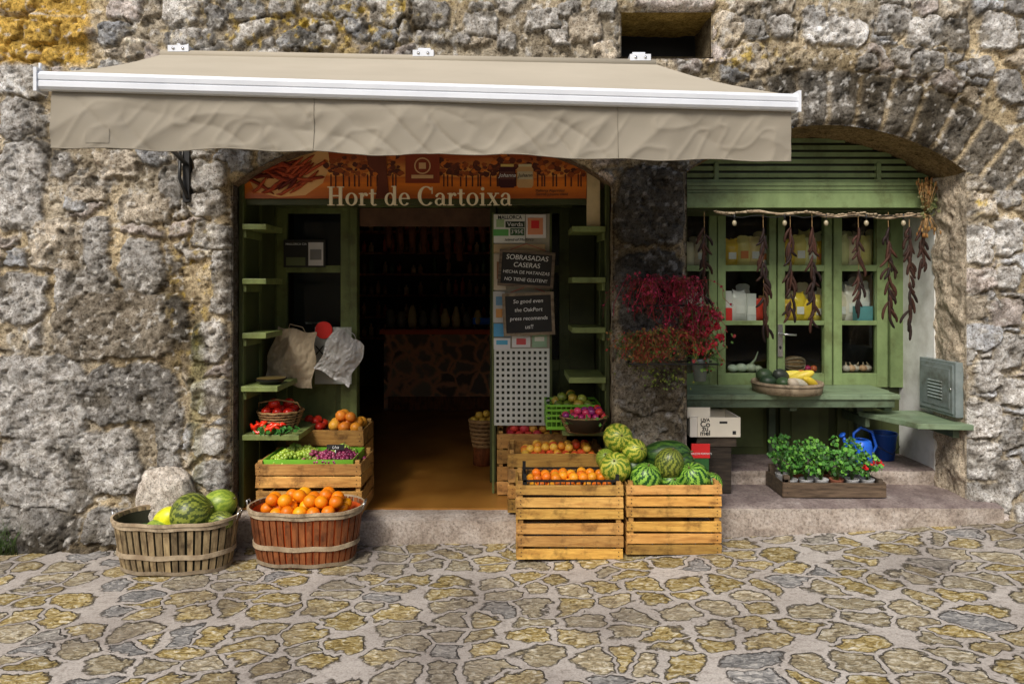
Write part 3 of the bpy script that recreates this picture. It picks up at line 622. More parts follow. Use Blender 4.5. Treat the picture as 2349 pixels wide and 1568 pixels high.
# ---------------------------------------------------------------- awning
FL=Vector((-1.86,-1.65,0));FR=Vector((1.25,-1.33,0));BLc=Vector((-2.2,-.07,3.10));BRc=Vector((.90,-.07,3.04))
mb=MB()
zt=2.492
def atop(u,v):
    f=FL.lerp(FR,u);b=BLc.lerp(BRc,u);p=Vector((f.x,f.y,zt)).lerp(b,v);sag=-.02*math.sin(math.pi*v)-.004*math.sin(u*40)*math.sin(math.pi*v)*.4
    return (p.x,p.y,p.z+sag)
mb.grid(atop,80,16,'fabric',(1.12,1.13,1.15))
dr=(FR-FL).normalized();nr=Vector((dr.y,-dr.x,0));L=(FR-FL).length
def ridge(x,y,s,p=3): return (1-abs(2*float(vn(np.array(x),np.array(y),s))-1))**p
def fnv(u,v):
    h=.225+.006*math.sin(u*19)+.004*math.sin(u*47+1)
    p=FL.lerp(FR,.012+u*.983);z=2.425-h*v
    x=u*L
    w=float(fbm(np.array(x*2.6),np.array(v*.5),7,2)-.5)*.055*(v**.7)
    w+=ridge(x*4.5+v*.9,v*.9+x*.3,17)*.010*min(1,v*3)
    w-=ridge(x*8-v*1.6,v*1.4-x*.5,27,4)*.009*min(1,v*3)
    w+=ridge(x*14+v*2.,v*2.5+x*.2,37,5)*.005*min(1,v*3)
    w+=.02*v*math.exp(-((u-.06)/.05)**2)
    q=p+nr*w
    return (q.x,q.y,z)
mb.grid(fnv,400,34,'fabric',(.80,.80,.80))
for us in (.33,.745): 
    pts=[Vector(fnv(us,k/12))+nr*.0015 for k in range(13)]
    mb.tube(pts,.0018,'fabric',.7,4)
mb.tube([Vector(fnv(k/160,1.0)) for k in range(161)],.0028,'fabric',.7,5)
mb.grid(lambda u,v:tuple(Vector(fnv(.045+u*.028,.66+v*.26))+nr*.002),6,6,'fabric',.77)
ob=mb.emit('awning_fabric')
aw=bpy.data.objects.new('shop_awning',None);S.collection.objects.link(aw);par(ob,aw)
mb=MB();A=math.atan2(dr.y,dr.x);mb.X=Matrix.Translation(FL)@Matrix.Rotation(A,4,'Z')
prof=[(.0,2.420),(-.022,2.422),(-.030,2.432),(-.030,2.452),(-.026,2.456),(-.030,2.460),(-.032,2.478),(-.024,2.492),(-.005,2.498),(.03,2.498),(.04,2.48),(.04,2.43)]
n=len(prof);vs=[(x,y,z) for x in (0,L) for y,z in prof];mb.add(vs,[tuple(range(n)),tuple(range(2*n-1,n-1,-1))]+[(i,i+n,(i+1)%n+n,(i+1)%n) for i in range(n)],'white_metal')
mb.box(-.012,0,-.036,.045,2.412,2.505,'white_metal');mb.box(L,L+.012,-.036,.045,2.412,2.505,'white_metal');mb.tube([(-.006,0,2.5),(-.006,0,2.53)],.006,'white_metal')
mb.X=None
mb.tube([BLc+Vector((0,.01,0)),BRc+Vector((0,.01,0))],.032,'fabric',1.0,12)
for u in (415,972,1466):
    x=ex(u,-.05);zz=BLc.lerp(BRc,(x-BLc.x)/(BRc.x-BLc.x)).z
    mb.box(x-.065,x+.065,-.09,-.005,zz+.015,zz+.055,'white_metal',.9);mb.box(x-.04,x+.04,-.035,-.005,zz-.09,zz+.085,'white_metal',.9)
    for s in (-.03,.03): mb.tube([(x+s,-.095,zz+.035),(x+s,-.08,zz+.035)],.009,'steel')
for x in (-2.05,):
    mb.box(x-.02,x+.02,-.06,-.01,2.18,2.62,'black_iron');f=FL.lerp(FR,.06 if x<0 else .94)
    mb.tube([(x,-.07,2.42),(x+.05,-.3,2.44),(f.x,f.y+.06,2.46)],.014,'black_iron')
    mb.tube([(x-.03,-.07,2.5),(x-.02,-.10,2.32),(x+.01,-.06,2.2)],.011,'black_iron')
f=FL.lerp(FR,.94);mb.tube([(.85,-.07,2.95),(f.x,f.y+.06,2.47)],.016,'white_metal')
ob=mb.emit('frame_and_brackets');par(ob,aw)

# ---------------------------------------------------------------- crates & fruit
def crate(mb,x0,x1,y0,y1,z0,z1,n=3,m='crate_wood',gap=.014,post=.028):
    hgt=(z1-z0-gap*(n-1)-.004)/n
    for x in (x0+.012,x1-.012-post):
        for y in (y0+.012,y1-.012-post): mb.box(x,x+post,y,y+post,z0,z1+.018,m,random.uniform(.7,1))
    for i in range(n):
        za=z0+.002+i*(hgt+gap)
        for (a,b,c,d) in ((x0,x1,y0,y0+.011),(x0,x1,y1-.011,y1),(x0,x0+.011,y0+.0115,y1-.0115),(x1-.011,x1,y0+.0115,y1-.0115)):
            t=random.uniform(.60,1.2);mb.box(a,b,c,d,za,za+hgt,m,(t,t*random.uniform(.9,1.04),t*random.uniform(.75,1.1)),j=.0035)
        for x in (x0+.025,x1-.03):
            for z in (za+hgt*.3,za+hgt*.7): mb.box(x,x+.005,y0-.004,y0+.002,z,z+.005,'black')
    for i in range(6):
        w=(x1-x0-.03)/6;mb.box(x0+.012+i*w,x0+.012+(i+.85)*w,y0+.012,y1-.012,z0+.004,z0+.012,m,.8)
def crates(x0,x1,y0,y1,zs,n=3,**k):
    for a,b in zip(zs[:-1],zs[1:]):
        mb=MB();crate(mb,x0+random.uniform(-.005,.005),x1+random.uniform(-.005,.005),y0+random.uniform(-.006,.004),y1,a+.001,b-.02,n,**k);mb.emit('wooden_crate',None,.0015)
def vt(cols,v=.15):
    c=random.choice(cols);k=random.uniform(1-v,1+v);return tuple(min(1,q*k) for q in c)
def heap(mb,x0,x1,y0,y1,z,r,cols,layers=2,m='fruit',sq=.92,dome=0,inside=None,jz=.25):
    for l in range(layers):
        st=r*1.9;nx=max(1,int((x1-x0-l*st)/st));ny=max(1,int((y1-y0-l*st*.8)/st))
        for i in range(nx):
            for j in range(ny):
                x=(x0+x1)/2+(i-(nx-1)/2)*st+random.uniform(-.2,.2)*r;y=(y0+y1)/2+(j-(ny-1)/2)*st+random.uniform(-.2,.2)*r
                if inside and not inside(x,y,l): continue
                if l==layers-1 and layers>1 and random.random()<.25: continue
                dx=(x-(x0+x1)/2)/((x1-x0)/2);dy=(y-(y0+y1)/2)/((y1-y0)/2)
                rr=r*random.uniform(.9,1.08)
                mb.ell((x,y,z+l*r*1.35+dome*(1-dx*dx)*(1-.5*dy*dy)+random.uniform(-jz,jz)*r),(rr,rr,rr*sq),m,vt(cols),16,11,rot=(random.uniform(-.5,.5),random.uniform(-.5,.5),0))
def dark_fill(mb,x0,x1,y0,y1,z,t=(.02,.015,.01)): mb.box(x0,x1,y0,y1,z-.004,z,'paper',t)  # near-black sheet that fills the crate below the fruit heap

CY=-.36
crates(ex(1183,CY),ex(1430,CY),CY,-.02,[gz(.35)+.004,.285,.508])
crates(ex(1438,CY),ex(1654,CY),CY,-.035,[gz(.9)+.004,.295,.508])
crates(ex(1165,.05),ex(1385,.05),.02,.38,[.196,.395,.60],n=2)
crates(ex(1140,.40),ex(1300,.40),.40,.72,[.196,.415,.64],n=2)
crates(ex(583,-.05),ex(826,-.05),-.02,.36,[.196,.37,.545],n=2)
crates(ex(655,.38),ex(835,.38),.38,.72,[.196,.42,.675],n=2)
mb=MB();tx0,tx1=ex(1200,CY)+.0,ex(1420,CY)-.01
for y in (CY+.02,-.06): 
    mb.box(tx0,tx1,y,y+.008,.50,.512,'black');mb.box(tx0,tx1,y,y+.008,.44,.45,'black')
    for k in range(18): mb.box(tx0+k*(tx1-tx0)/18,tx0+k*(tx1-tx0)/18+.006,y+.001,y+.007,.40,.50,'black')
for x in (tx0,tx1-.008): mb.box(x,x+.008,CY+.03,-.06,.50,.512,'black');mb.box(x,x+.02,CY+.02,CY+.04,.42,.545,'black');mb.box(x,x+.02,-.07,-.05,.42,.55,'black')
mb.box(tx0,tx1,CY+.02,-.05,.395,.40,'black');mb.emit('plastic_fruit_tray')
mb=MB();heap(mb,tx0+.02,tx1-.02,CY+.03,-.07,.462,.029,[(.9,.28,.012),(.9,.38,.02),(.85,.2,.012)],2);mb.emit('apricots')
OR=[(.95,.30,.004),(1.,.40,.006),(.92,.24,.004)]
mb=MB();heap(mb,ex(1190,.03),ex(1375,.03),.05,.35,.545,.028,[(.85,.33,.03),(.9,.45,.05),(.75,.10,.03),(.8,.18,.03),(.85,.52,.07)],2);dark_fill(mb,ex(1180,.03),ex(1380,.03),.04,.36,.50);mb.emit('peaches')
mb=MB();heap(mb,ex(1150,.42),ex(1298,.42),.43,.69,.60,.034,[(.7,.04,.03),(.75,.08,.06),(.8,.42,.07),(.65,.06,.08),(.8,.25,.05)],2);dark_fill(mb,ex(1148,.42),ex(1300,.42),.42,.70,.56);mb.emit('apples')
mb=MB();heap(mb,ex(745,.42),ex(826,.42),.43,.69,.66,.042,[(.9,.36,.03),(.95,.45,.05),(.85,.28,.03)],2);heap(mb,ex(668,.42),ex(742,.42),.43,.65,.65,.032,[(.65,.03,.015),(.75,.05,.02),(.7,.14,.04)],2);dark_fill(mb,ex(665,.42),ex(830,.42),.42,.7,.63);mb.emit('nectarines')
mb=MB();gx0,gx1=ex(610,.0),ex(806,.0)
for cxx,cyy,cols,nn_ in ((gx0+.09,.10,[(.35,.5,.05),(.44,.58,.08),(.28,.42,.04)],120),(gx0+.20,.2,[(.35,.5,.05),(.44,.58,.08)],110),(gx0+.10,.26,[(.36,.5,.08)],80),(gx0+.36,.09,[(.35,.04,.12),(.25,.03,.1),(.45,.1,.18)],110),(gx0+.46,.14,[(.35,.04,.12),(.25,.03,.1)],90),(gx0+.42,.26,[(.36,.5,.08)],70),(gx0+.28,.1,[(.3,.42,.06),(.3,.05,.1)],50)):
    for i in range(nn_):
        a=random.gauss(0,.042);b=random.gauss(0,.04);q=math.exp(-(a*a+b*b)/.004)
        mb.ell((cxx+a,min(.33,max(.01,cyy+b)),.52+.05*q+random.uniform(-.012,.012)),.0135,'fruit_gloss',vt(cols),8,6)
    mb.tube([(cxx,cyy,.56),(cxx+.02,cyy-.01,.60)],.003,'leaf',(.15,.2,.04),5)
mb.emit('grapes')
mb=MB();mb.box(gx0-.02,gx1+.01,.0,.34,.492,.497,'lime_plastic')
for a,b,c,d in ((gx0-.02,gx1+.01,.0,.006),(gx0-.02,gx1+.01,.334,.34),(gx0-.02,gx0-.014,.006,.334),(gx1+.004,gx1+.01,.006,.334)): mb.box(a,b,c,d,.497,.545,'lime_plastic')
mb.emit('green_plastic_tray')
mb=MB();mb.box(ex(750,.1),ex(790,.1),.09,.094,.585,.62,'slate');mb.tube([(ex(770,.1),.095,.5),(ex(770,.1),.095,.6)],.003,'steel');pt=mb.emit('price_tag')
text('Uva',ex(770,.1),.087,.603,.028,'t_chalk',pt,shear=.3)

def melon(mb,c,r,kind,rot=(0,0,0),ph=0):
    if kind=='w': base,lo,ns=(.28,.52,.06),(.012,.08,.012),11
    elif kind=='d': base,lo,ns=(.06,.14,.02),(.015,.05,.012),10
    elif kind=='y': base,lo,ns=(.62,.60,.08),(.14,.25,.02),10
    elif kind=='g': base,lo,ns=(.26,.30,.045),(.06,.09,.015),14
    elif kind=='p': base,lo,ns=(.34,.44,.05),(.2,.30,.035),12
    else: base,lo,ns=(.85,.85,.03),(.7,.7,.02),8
    seg=72;ring=26
    def tf(i,k):
        th=k/seg;z=i/ring;w=.035*math.sin(z*23+ph)+.02*math.sin(z*51+ns*k*.2+ph*2)
        s=.5+.5*math.sin(2*math.pi*ns*(th+w*.6)+ph);s+=random.uniform(-.28,.28)
        s=min(1,max(0,(s-.35)/.3));e=min(1,math.sin(math.pi*z)*4);s=s*e+(1-e)*.4
        return tuple(base[q]*s+lo[q]*(1-s) for q in range(3))
    mb.ell(c,r,'melon',seg=seg,ring=ring,rot=rot,tf=tf,flat=.03)
    q=Euler(rot).to_matrix()@Vector((0,0,r[2]));cc=Vector(c);mb.tube([cc+q*.97,cc+q*1.1],[.008,.004],'leaf',(.15,.13,.05),6)
mb=MB()
def mp(u,v,y,w,h,kind,rot,ph): 
    k=(D0+y)/F;melon(mb,(ex(u,y),y,ez(v,y)),(w*k,w*k*.95,h*k),kind,rot,ph)
mp(1417,1003,-.13,34,34,'y',(1.2,.3,0),0);mp(1454,1034,-.17,29,32,'y',(1.0,.8,0),1);mp(1411,1072,-.24,36,40,'y',(.9,-.3,0),2)
mp(1390,1052,-.14,24,28,'p',(.9,-.3,0),2)
mp(1525,1042,-.12,32,58,'d',(.2,1.4,0),3);mp(1534,1063,-.24,33,38,'g',(.3,.2,0),4)
mp(1481,1098,-.27,36,38,'w',(.4,.1,0),5);mp(1592,1098,-.26,37,40,'w',(.5,-.5,0),6);mp(1562,1060,-.14,27,30,'d',(.3,1.2,0),1.5)
mp(1535,1108,-.22,30,34,'w',(1.,.3,0),7);mp(1455,1075,-.14,33,33,'d',(.3,.3,0),9);mp(1630,1110,-.16,26,28,'w',(.3,.3,0),9)
mb.emit('watermelons')

def basket(cx,cy,z0,z1,a,b,a2,b2,m,hoop,lin,name='slatted_basket'):
    mb=MB()
    def pr(t,A,B):
        c,s=math.cos(t),math.sin(t);e=2/2.5;return (cx+A*math.copysign(abs(c)**e,c),cy+B*math.copysign(abs(s)**e,s))
    n=40
    pp=pr(0,a,b);acc=[0]
    for k in range(1,721):
        q=pr(k/720*2*math.pi,a,b);acc.append(acc[-1]+math.dist(pp,q));pp=q
    def at(s):
        s=(s%1)*acc[-1];k=int(np.searchsorted(acc,s));return k/720*2*math.pi
    for i in range(n):
        q=[at((i+d)/n) for d in (.14,.86)];vs=[]
        for lv in range(6):
            f=lv/5;A=a2+(a-a2)*f**.8;B=b2+(b-b2)*f**.8;z=z0+(z1-z0)*f
            for t in q:
                x,y=pr(t,A,B);vs.append((x,y,z));x2,y2=pr(t,A-.006,B-.006);vs.append((x2,y2,z))
        fs=[]
        for l in range(5):
            o=l*4;fs+=[(o,o+2,o+6,o+4),(o+1,o+5,o+7,o+3),(o,o+4,o+5,o+1),(o+2,o+3,o+7,o+6)]
        k=random.uniform(.6,1.25);mb.add(vs,fs,m,(k,k,k*.95))
    def hoopf(f,hh,th,mm,t=1.):
        A=a2+(a-a2)*f**.8+th;B=b2+(b-b2)*f**.8+th;z=z0+(z1-z0)*f
        N=90;vs=[]
        for i in range(N):
            w=.003*math.sin(i*.5+f*9)
            for dA,dz in ((0,-hh/2),(0,hh/2),(-th,hh/2),(-th,-hh/2)):
                x,y=pr(at(i/N),A+dA,B+dA);vs.append((x,y,z+dz+w))
        fs=[(i*4+k,((i+1)%N)*4+k,((i+1)%N)*4+(k+1)%4,i*4+(k+1)%4) for i in range(N) for k in range(4)]
        mb.add(vs,fs,mm,t,False)
    hoopf(.93,.03,.007,hoop,1.1);hoopf(.985,.016,.012,hoop,1.3);hoopf(.36,.026,.007,hoop,1.1);hoopf(.05,.02,.004,hoop,.7)
    N=48
    vs=[]
    for f in (0,.3,.6,.9):
        A=a2+(a-a2)*f**.8-.010;B=b2+(b-b2)*f**.8-.010
        for i in range(N): x,y=pr(2*math.pi*i/N,A,B);vs.append((x,y,z0+.01+(z1-z0)*f))
    mb.add(vs,[(l*N+i,l*N+(i+1)%N,(l+1)*N+(i+1)%N,(l+1)*N+i) for l in range(3) for i in range(N)]+[tuple(range(N))],'paper',lin,True)
    for sg in (-1,1): mb.tube([(cx+sg*(a+.005),cy-.03,z1-.02),(cx+sg*(a+.02),cy-.02,z1+.025),(cx+sg*(a+.02),cy+.02,z1+.025),(cx+sg*(a+.005),cy+.03,z1-.02)],.005,'steel',1,6)
    return mb.emit(name)
b1=(-1.985,-.30);b2=(-1.235,-.24)
basket(b1[0],b1[1],gz(-1.98)+.004,.300,.355,.19,.31,.15,'grey_wood','pale_wood',(.02,.02,.008))
basket(b2[0],b2[1],gz(-1.23)+.004,.34,.335,.185,.285,.145,'red_wood','pale_wood',(.6,.09,.01))
mb=MB();heap(mb,b2[0]-.3,b2[0]+.3,b2[1]-.155,b2[1]+.155,.315,.040,OR,2,inside=lambda x,y,l:((x-b2[0])/.31)**2+((y-b2[1])/.165)**2<(.95 if l==0 else .62),dome=.015);mb.emit('oranges')
mb=MB()
mp(440,1180,-.34,50,46,'g',(.1,1.2,.2),1);mp(500,1160,-.2,36,46,'p',(.2,1.1,0),2);mp(383,1192,-.33,28,38,'Y',(.3,.9,0),3);mp(360,1216,-.37,26,34,'p',(.3,1.2,0),3)
mp(503,1196,-.34,24,36,'g',(.3,1.3,0),6);mp(330,1230,-.26,30,40,'d',(.3,1.3,0),6);mp(420,1220,-.24,36,60,'g',(.3,1.3,0),6);mp(400,1224,-.40,22,34,'p',(.3,1.5,0),6)
mb.emit('melons')

# ---------------------------------------------------------------- produce on shelves
def wbasket(cx,cy,z,r,h,m='wicker',t=1.,sy=1):
    mb=MB()
    for k in range(7):
        f=k/6;rr=r*(.72+.28*f);pts=[(cx+rr*math.cos(a*.2618),cy+rr*sy*math.sin(a*.2618),z+h*f+.004*((a+k)%2)) for a in range(25)]
        mb.tube(pts,h/13,m,t*random.uniform(.8,1.2),5,False)
    mb.lathe((cx,cy,z+.004),[(r*.7,0),(r*.97,h)],'paper',(.03,.02,.01),20);return mb
mb=wbasket(ex(640,.3),.33,.682,.15,.115);hx,hy=ex(640,.3),.33
mb.tube([(hx-.15,hy,.79),(hx-.13,hy-.05,.86),(hx,hy-.07,.885),(hx+.13,hy-.05,.86),(hx+.15,hy,.79)],.006,'wicker');mb.emit('wicker_basket')
RED=[(.8,.03,.010),(.9,.06,.012),(.7,.02,.01)]
mb=MB();heap(mb,hx-.135,hx+.135,hy-.12,hy+.12,.80,.037,RED,2,'fruit_gloss',inside=lambda x,y,l:(x-hx)**2+(y-hy)**2<.016);mb.emit('tomatoes')
mb=MB()
for i in range(16):
    x=ex(612,.15)+random.gauss(0,.045);y=.16+random.uniform(-.05,.06);z=.70+random.uniform(0,.04);a=random.uniform(0,6.28)
    mb.tube([(x+math.cos(a)*.05*t,y+math.sin(a)*.05*t*.5,z+.015*math.sin(3*t+a)) for t in (-1,-.5,0,.5,1)],[.006,.013,.015,.011,.003],'fruit_gloss',vt(RED),8)
for i in range(60): mb.leaf((ex(625,.15)+random.gauss(0,.07),.15+random.uniform(-.06,.08),.688+random.uniform(0,.03)),.022,'leaf',(.05,.2,.03))
mb.emit('red_peppers')
mb=MB();mb.lathe((ex(612,.12),.2,ez(893,.08)+.022),[(.06,0),(.1,.03),(.1,.035)],'black',1,20);mb.lathe((ex(612,.12),.2,ez(893,.08)+.03),[(.095,.03),(.0,.035)],'fruit',(.12,.09,.03),20,False);mb.emit('dark_bowl')
mb=MB();cx0,cx1=ex(1252,.2),ex(1375,.2);cz0=ez(993,.1)+.012
for k,zz in enumerate((0,.035,.07,.10)):
    for a,b,c,d in ((cx0,cx1,.15,.156),(cx0,cx1,.45,.456),(cx0,cx0+.006,.1565,.4495),(cx1-.006,cx1,.1565,.4495)): mb.box(a,b,c,d,cz0+.05+zz,cz0+.065+zz,'lime_plastic')
for i in range(12): x=cx0+i*(cx1-cx0-.006)/11;mb.box(x,x+.006,.151,.155,cz0+.02,cz0+.165,'lime_plastic',.9)
for i in range(9): y=.16+i*.034;mb.box(cx0+.001,cx0+.005,y,y+.006,cz0+.02,cz0+.165,'lime_plastic',.9)
mb.box(cx0,cx1,.15,.456,cz0+.0,cz0+.02,'lime_plastic');mb.emit('green_plastic_crate')
mb=MB();heap(mb,cx0+.02,cx1-.02,.17,.44,cz0+.15,.034,[(.2,.27,.04),(.34,.4,.06),(.5,.36,.05),(.13,.18,.02)],2,'fruit_gloss')
mb.emit('avocados')
bx,by,bz=ex(1340,.06),.08,ez(978,.06)
mb=wbasket(bx,by,bz-.03,.155,.09,'wicker',.9,.75);mb.emit('wicker_basket')
mb=MB();heap(mb,bx-.14,bx+.14,by-.1,by+.1,bz+.07,.024,[(.4,.02,.12),(.6,.04,.12),(.3,.03,.18),(.7,.05,.05)],2,'fruit_gloss',inside=lambda x,y,l:((x-bx)/.14)**2+((y-by)/.1)**2<1)
for i in range(140): a=random.uniform(0,6.28);rr=random.uniform(.08,.15);mb.leaf((bx+rr*math.cos(a),by-.02+rr*.75*math.sin(a),bz+.05+random.uniform(-.03,.03)),.012,'leaf',vt([(.06,.2,.03),(.12,.3,.05)]))
mb.emit('radishes')
wx=ex(1107,1.2);mb=wbasket(wx,1.25,.35,.11,.2);mb.lathe((wx,1.25,.192),[(.08,0),(.08,.165)],'red_wood');mb.emit('wicker_basket')
mb=MB();heap(mb,wx-.1,wx+.1,1.16,1.34,.55,.035,[(.6,.4,.06)],2);mb.emit('lemons')

# ---------------------------------------------------------------- hanging bags
def bag(name,q,y,m,seed,t=1.):
    TL,TR,BR,BL=[Vector((ex(u,y),0,ez(v,y))) for u,v in q]
    def f(u,v):
        p=TL.lerp(TR,u).lerp(BL.lerp(BR,u),v);n=float(fbm(np.array(u*4+seed),np.array(v*3.+u),seed,4))-.5
        edge=.012*math.sin(v*9+seed)*(2*u-1);belly=.04*math.sin(math.pi*u)*math.sin(math.pi*min(1,v*1.1))
        return (p.x+edge,y-belly-.07*n-.012*ridge(u*3+v*1.5,v*2.2,seed+3),p.z+.008*math.sin(u*11+seed))
    mb=MB();mb.grid(f,60,66,m,t);mb.tube([Vector(f(.3,0)),Vector(f(.35,0))+Vector((0,-.01,.03)),Vector(f(.65,0))+Vector((0,-.01,.03)),Vector(f(.7,0))],.003,m,1,5);return mb.emit(name)
bag('cloth_bag',[(635,748),(727,764),(719,892),(604,868)],.50,'cloth',3,.95)
bag('plastic_bag',[(768,748),(840,792),(797,888),(722,842)],.46,'plastic_bag',5,.9)
mb=MB();mb.poly([(ex(742+20*math.cos(k*.3307),.66),ez(757+20*math.sin(k*.3307),.66)) for k in range(19)],.66,.01,'paper',(.75,.03,.02));mb.box(ex(722,.68),ex(806,.68),.675,.68,ez(880,.68),ez(750,.68),'paper',(.38,.4,.36));ob=mb.emit('paper_notice')
text('XO',ex(745,.67),.672,ez(805,.67),.10,'t_ink',ob)
mb=MB();yy=FY-.035;mb.box(ex(650,yy),ex(746,yy),yy,yy+.003,ez(613,yy),ez(550,yy),'paper',(.03,.03,.028));mb.box(ex(707,yy),ex(741,yy),yy-.002,yy,ez(609,yy),ez(556,yy),'paper',(.7,.7,.7));mb.box(ex(711,yy),ex(737,yy),yy-.004,yy-.002,ez(596,yy),ez(572,yy),'paper',(.25,.25,.25));mb.box(ex(656,yy),ex(700,yy),yy-.002,yy,ez(609,yy),ez(590,yy),'paper',(.14,.17,.08));ob=mb.emit('door_poster')
text('MALLORCA CIA',ex(679,yy),yy-.002,ez(560,yy),.022,'t_chalk',ob)

# ---------------------------------------------------------------- notice board, posters, slates
NY=.45
mb=MB();n0,n1=ex(1135,NY),ex(1257,NY);za,zb2=ez(972,NY),ez(802,NY)
cols,rows=10,13
cw=(n1-n0)/cols;rh=(zb2-za)/rows
for i in range(cols+1): x=n0+i*cw;mb.box(x-cw*.25,x+cw*.25,NY,NY+.004,za,zb2,'paper',(.66,.68,.62))
for j in range(rows+1): z=za+j*rh;mb.box(n0-cw*.25,n1+cw*.25,NY+.001,NY+.005,z-rh*.25,z+rh*.25,'paper',(.66,.68,.62))
mb.box(n0-cw*.25,n1+cw*.25,NY+.03,NY+.035,za,zb2,'paper',(.06,.07,.04))
mb.box(n0-.02,n0-.005,NY+.0,NY+.03,.195,ez(488,NY),'green_paint');mb.box(n1+.012,n1+.025,NY+.006,NY+.03,.195,ez(488,NY),'green_paint',.6)
mb.box(n0-.004,n1+.01,NY+.008,NY+.016,zb2,ez(490,NY),'paper',(.42,.38,.29));pb=mb.emit('perforated_notice_board')
mb=MB()
def pp(u0,u1,v0,v1,t,dy=0): mb.box(ex(u0,NY),ex(u1,NY),NY-.003-dy,NY-.001-dy+.0005,ez(v1,NY),ez(v0,NY),'paper',t)
pp(1132,1204,492,557,(.75,.75,.68));pp(1138,1156,503,521,(.35,.5,.25),.002);pp(1159,1203,508,522,(.03,.05,.03),.002);pp(1170,1202,524,540,(.03,.1,.03),.002);pp(1131,1166,526,541,(.12,.4,.1),.002)
pp(1206,1252,492,546,(.78,.74,.7));pp(1210,1245,500,538,(.75,.3,.15),.002);pp(1218,1236,506,524,(.7,.03,.03),.004)
pp(1132,1250,560,580,(.55,.4,.22));pp(1132,1160,582,665,(.6,.52,.4));pp(1215,1258,585,640,(.45,.1,.08));pp(1131,1158,668,740,(.5,.5,.48));pp(1139,1152,600,640,(.3,.15,.08),.002);pp(1137,1152,680,700,(.15,.3,.45),.002);pp(1137,1152,708,728,(.6,.3,.1),.002)
pp(1132,1172,742,772,(.1,.35,.6));pp(1132,1170,775,801,(.7,.7,.7));pp(1174,1216,770,796,(.7,.7,.68));pp(1184,1206,776,790,(.6,.1,.1),.002);pp(1220,1254,766,796,(.3,.45,.3));pp(1138,1164,780,790,(.1,.4,.6),.002);pp(1226,1248,772,782,(.7,.7,.6),.002)
mb.emit('posters',pb)
text('MALLORCA',ex(1169,NY),NY-.005,ez(499,NY),.036,'t_ink',pb,sx=.9,bold=.0006);text('Verda',ex(1181,NY),NY-.0075,ez(515,NY),.042,'t_white',pb,sx=1.1);text("3'95€",ex(1186,NY),NY-.0075,ez(532,NY),.038,'t_chalk',pb)
text('Island of Mallorca',ex(1190,NY),NY-.005,ez(550,NY),.026,'t_ink',pb,shear=.3,sx=1.1)
def slate(u,v,w,h,tilt,lines,sz,y=.40,bare=False):
    k=(D0+y)/F;W,H=w*k,h*k;mb=MB();mb.X=Matrix.Translation((ex(u,y),y,ez(v,y)))@Matrix.Rotation(tilt,4,'Y')
    mb.box(-W/2+.015,W/2-.015,.002,.010,-H/2+.015,H/2-.015,'slate');fr='dark_wood' if bare else 'pale_wood';f=.02
    t=1.6 if bare else .8
    mb.box(-W/2,W/2,-.004,.014,H/2-f,H/2,fr,t);mb.box(-W/2,W/2,-.004,.014,-H/2,-H/2+f,fr,t);mb.box(-W/2,-W/2+f,-.0045,.0135,-H/2+f,H/2-f,fr,t);mb.box(W/2-f,W/2,-.0045,.0135,-H/2+f,H/2-f,fr,t)
    mb.X=None;x0=ex(u,y);z0=ez(v,y);mb.tube([(x0-W*.35,y+.01,z0+H/2),(x0-.0,y+.02,z0+H/2+.05),(x0+W*.35,y+.01,z0+H/2)],.002,'paper',(.5,.05,.05),4)
    ob=mb.emit('chalkboard_sign');n=len(lines)
    for i,(l,s) in enumerate(lines):
        zz=(n-1)/2*H*.8/n-i*H*.8/n;off=Matrix.Rotation(tilt,3,'Y')@Vector((0,0,zz))
        text(l,x0+off.x,y-.0005,z0+off.z,sz*s,'t_chalk',ob,tilt=tilt,shear=.12,sx=1.0)
slate(1207,617,128,84,.07,[('SOBRASADAS',1.2),('CASERAS',1.15),('HECHA DE MATANZAS',.78),('NO TIENE GLUTEN!!',.82)],.040,bare=True)
slate(1212,720,118,98,-.04,[('So good even',1),('the OakPort',1),('press recomends',1),('us!!',1.1)],.038)

# ---------------------------------------------------------------- arched window joinery
mb=MB();HY=.36
zb0=ez(478,HY)
N=40;pts=[(AL,zb0)]+[(AR,zb0)]+[(AR-(AR-AL)*k/N,float(arch_z(AR-(AR-AL)*k/N))+.03) for k in range(N+1)]
mb.poly(pts,HY+.03,.02,'green_dark',.5)
def archw(z): w=math.sqrt(max(AR_R**2-(z-AZC)**2,0));return max(AL,ACX-w),min(AR,ACX+w)
z=ez(418,HY)
mb.box(AL,AR,HY-.005,HY+.03,z-.005,z+.02,'green_win',.95)
z+=.02
while z<2.66:
    a,b=archw(z+.03)
    if b-a<.3: break
    mb.box(a-.02,b+.02,HY+.006,HY+.014,z+.014,z+.045,'green_win',.9,rot=(.2,0,0));z+=.048
mb.box(AL,AR,HY-.03,HY+.03,ez(444,HY),ez(418,HY)-.006,'green_win',1.05)
mb.box(AL,AR,HY-.045,HY+.03,ez(478,HY),ez(444,HY)-.003,'green_win',1.1)
for v in (429,438): mb.box(AL,AR,HY-.034,HY-.0295,ez(v,HY),ez(v,HY)+.004,'green_dark')
mb.box(AL,AR,HY,FY+.02,zb0-.012,zb0-.001,'green_dark')
for xx in (ACX-.62,ACX+.5): mb.box(xx,xx+.03,HY-.006,HY+.03,ez(418,HY)+.02,2.5,'green_win',.9)
wt=2.24;wb=ez(886,FY)
Zr=[(ez(855,FY),wb),(ez(745,FY),ez(735,FY)),(ez(622,FY),ez(608,FY)),(wt,ez(494,FY))]
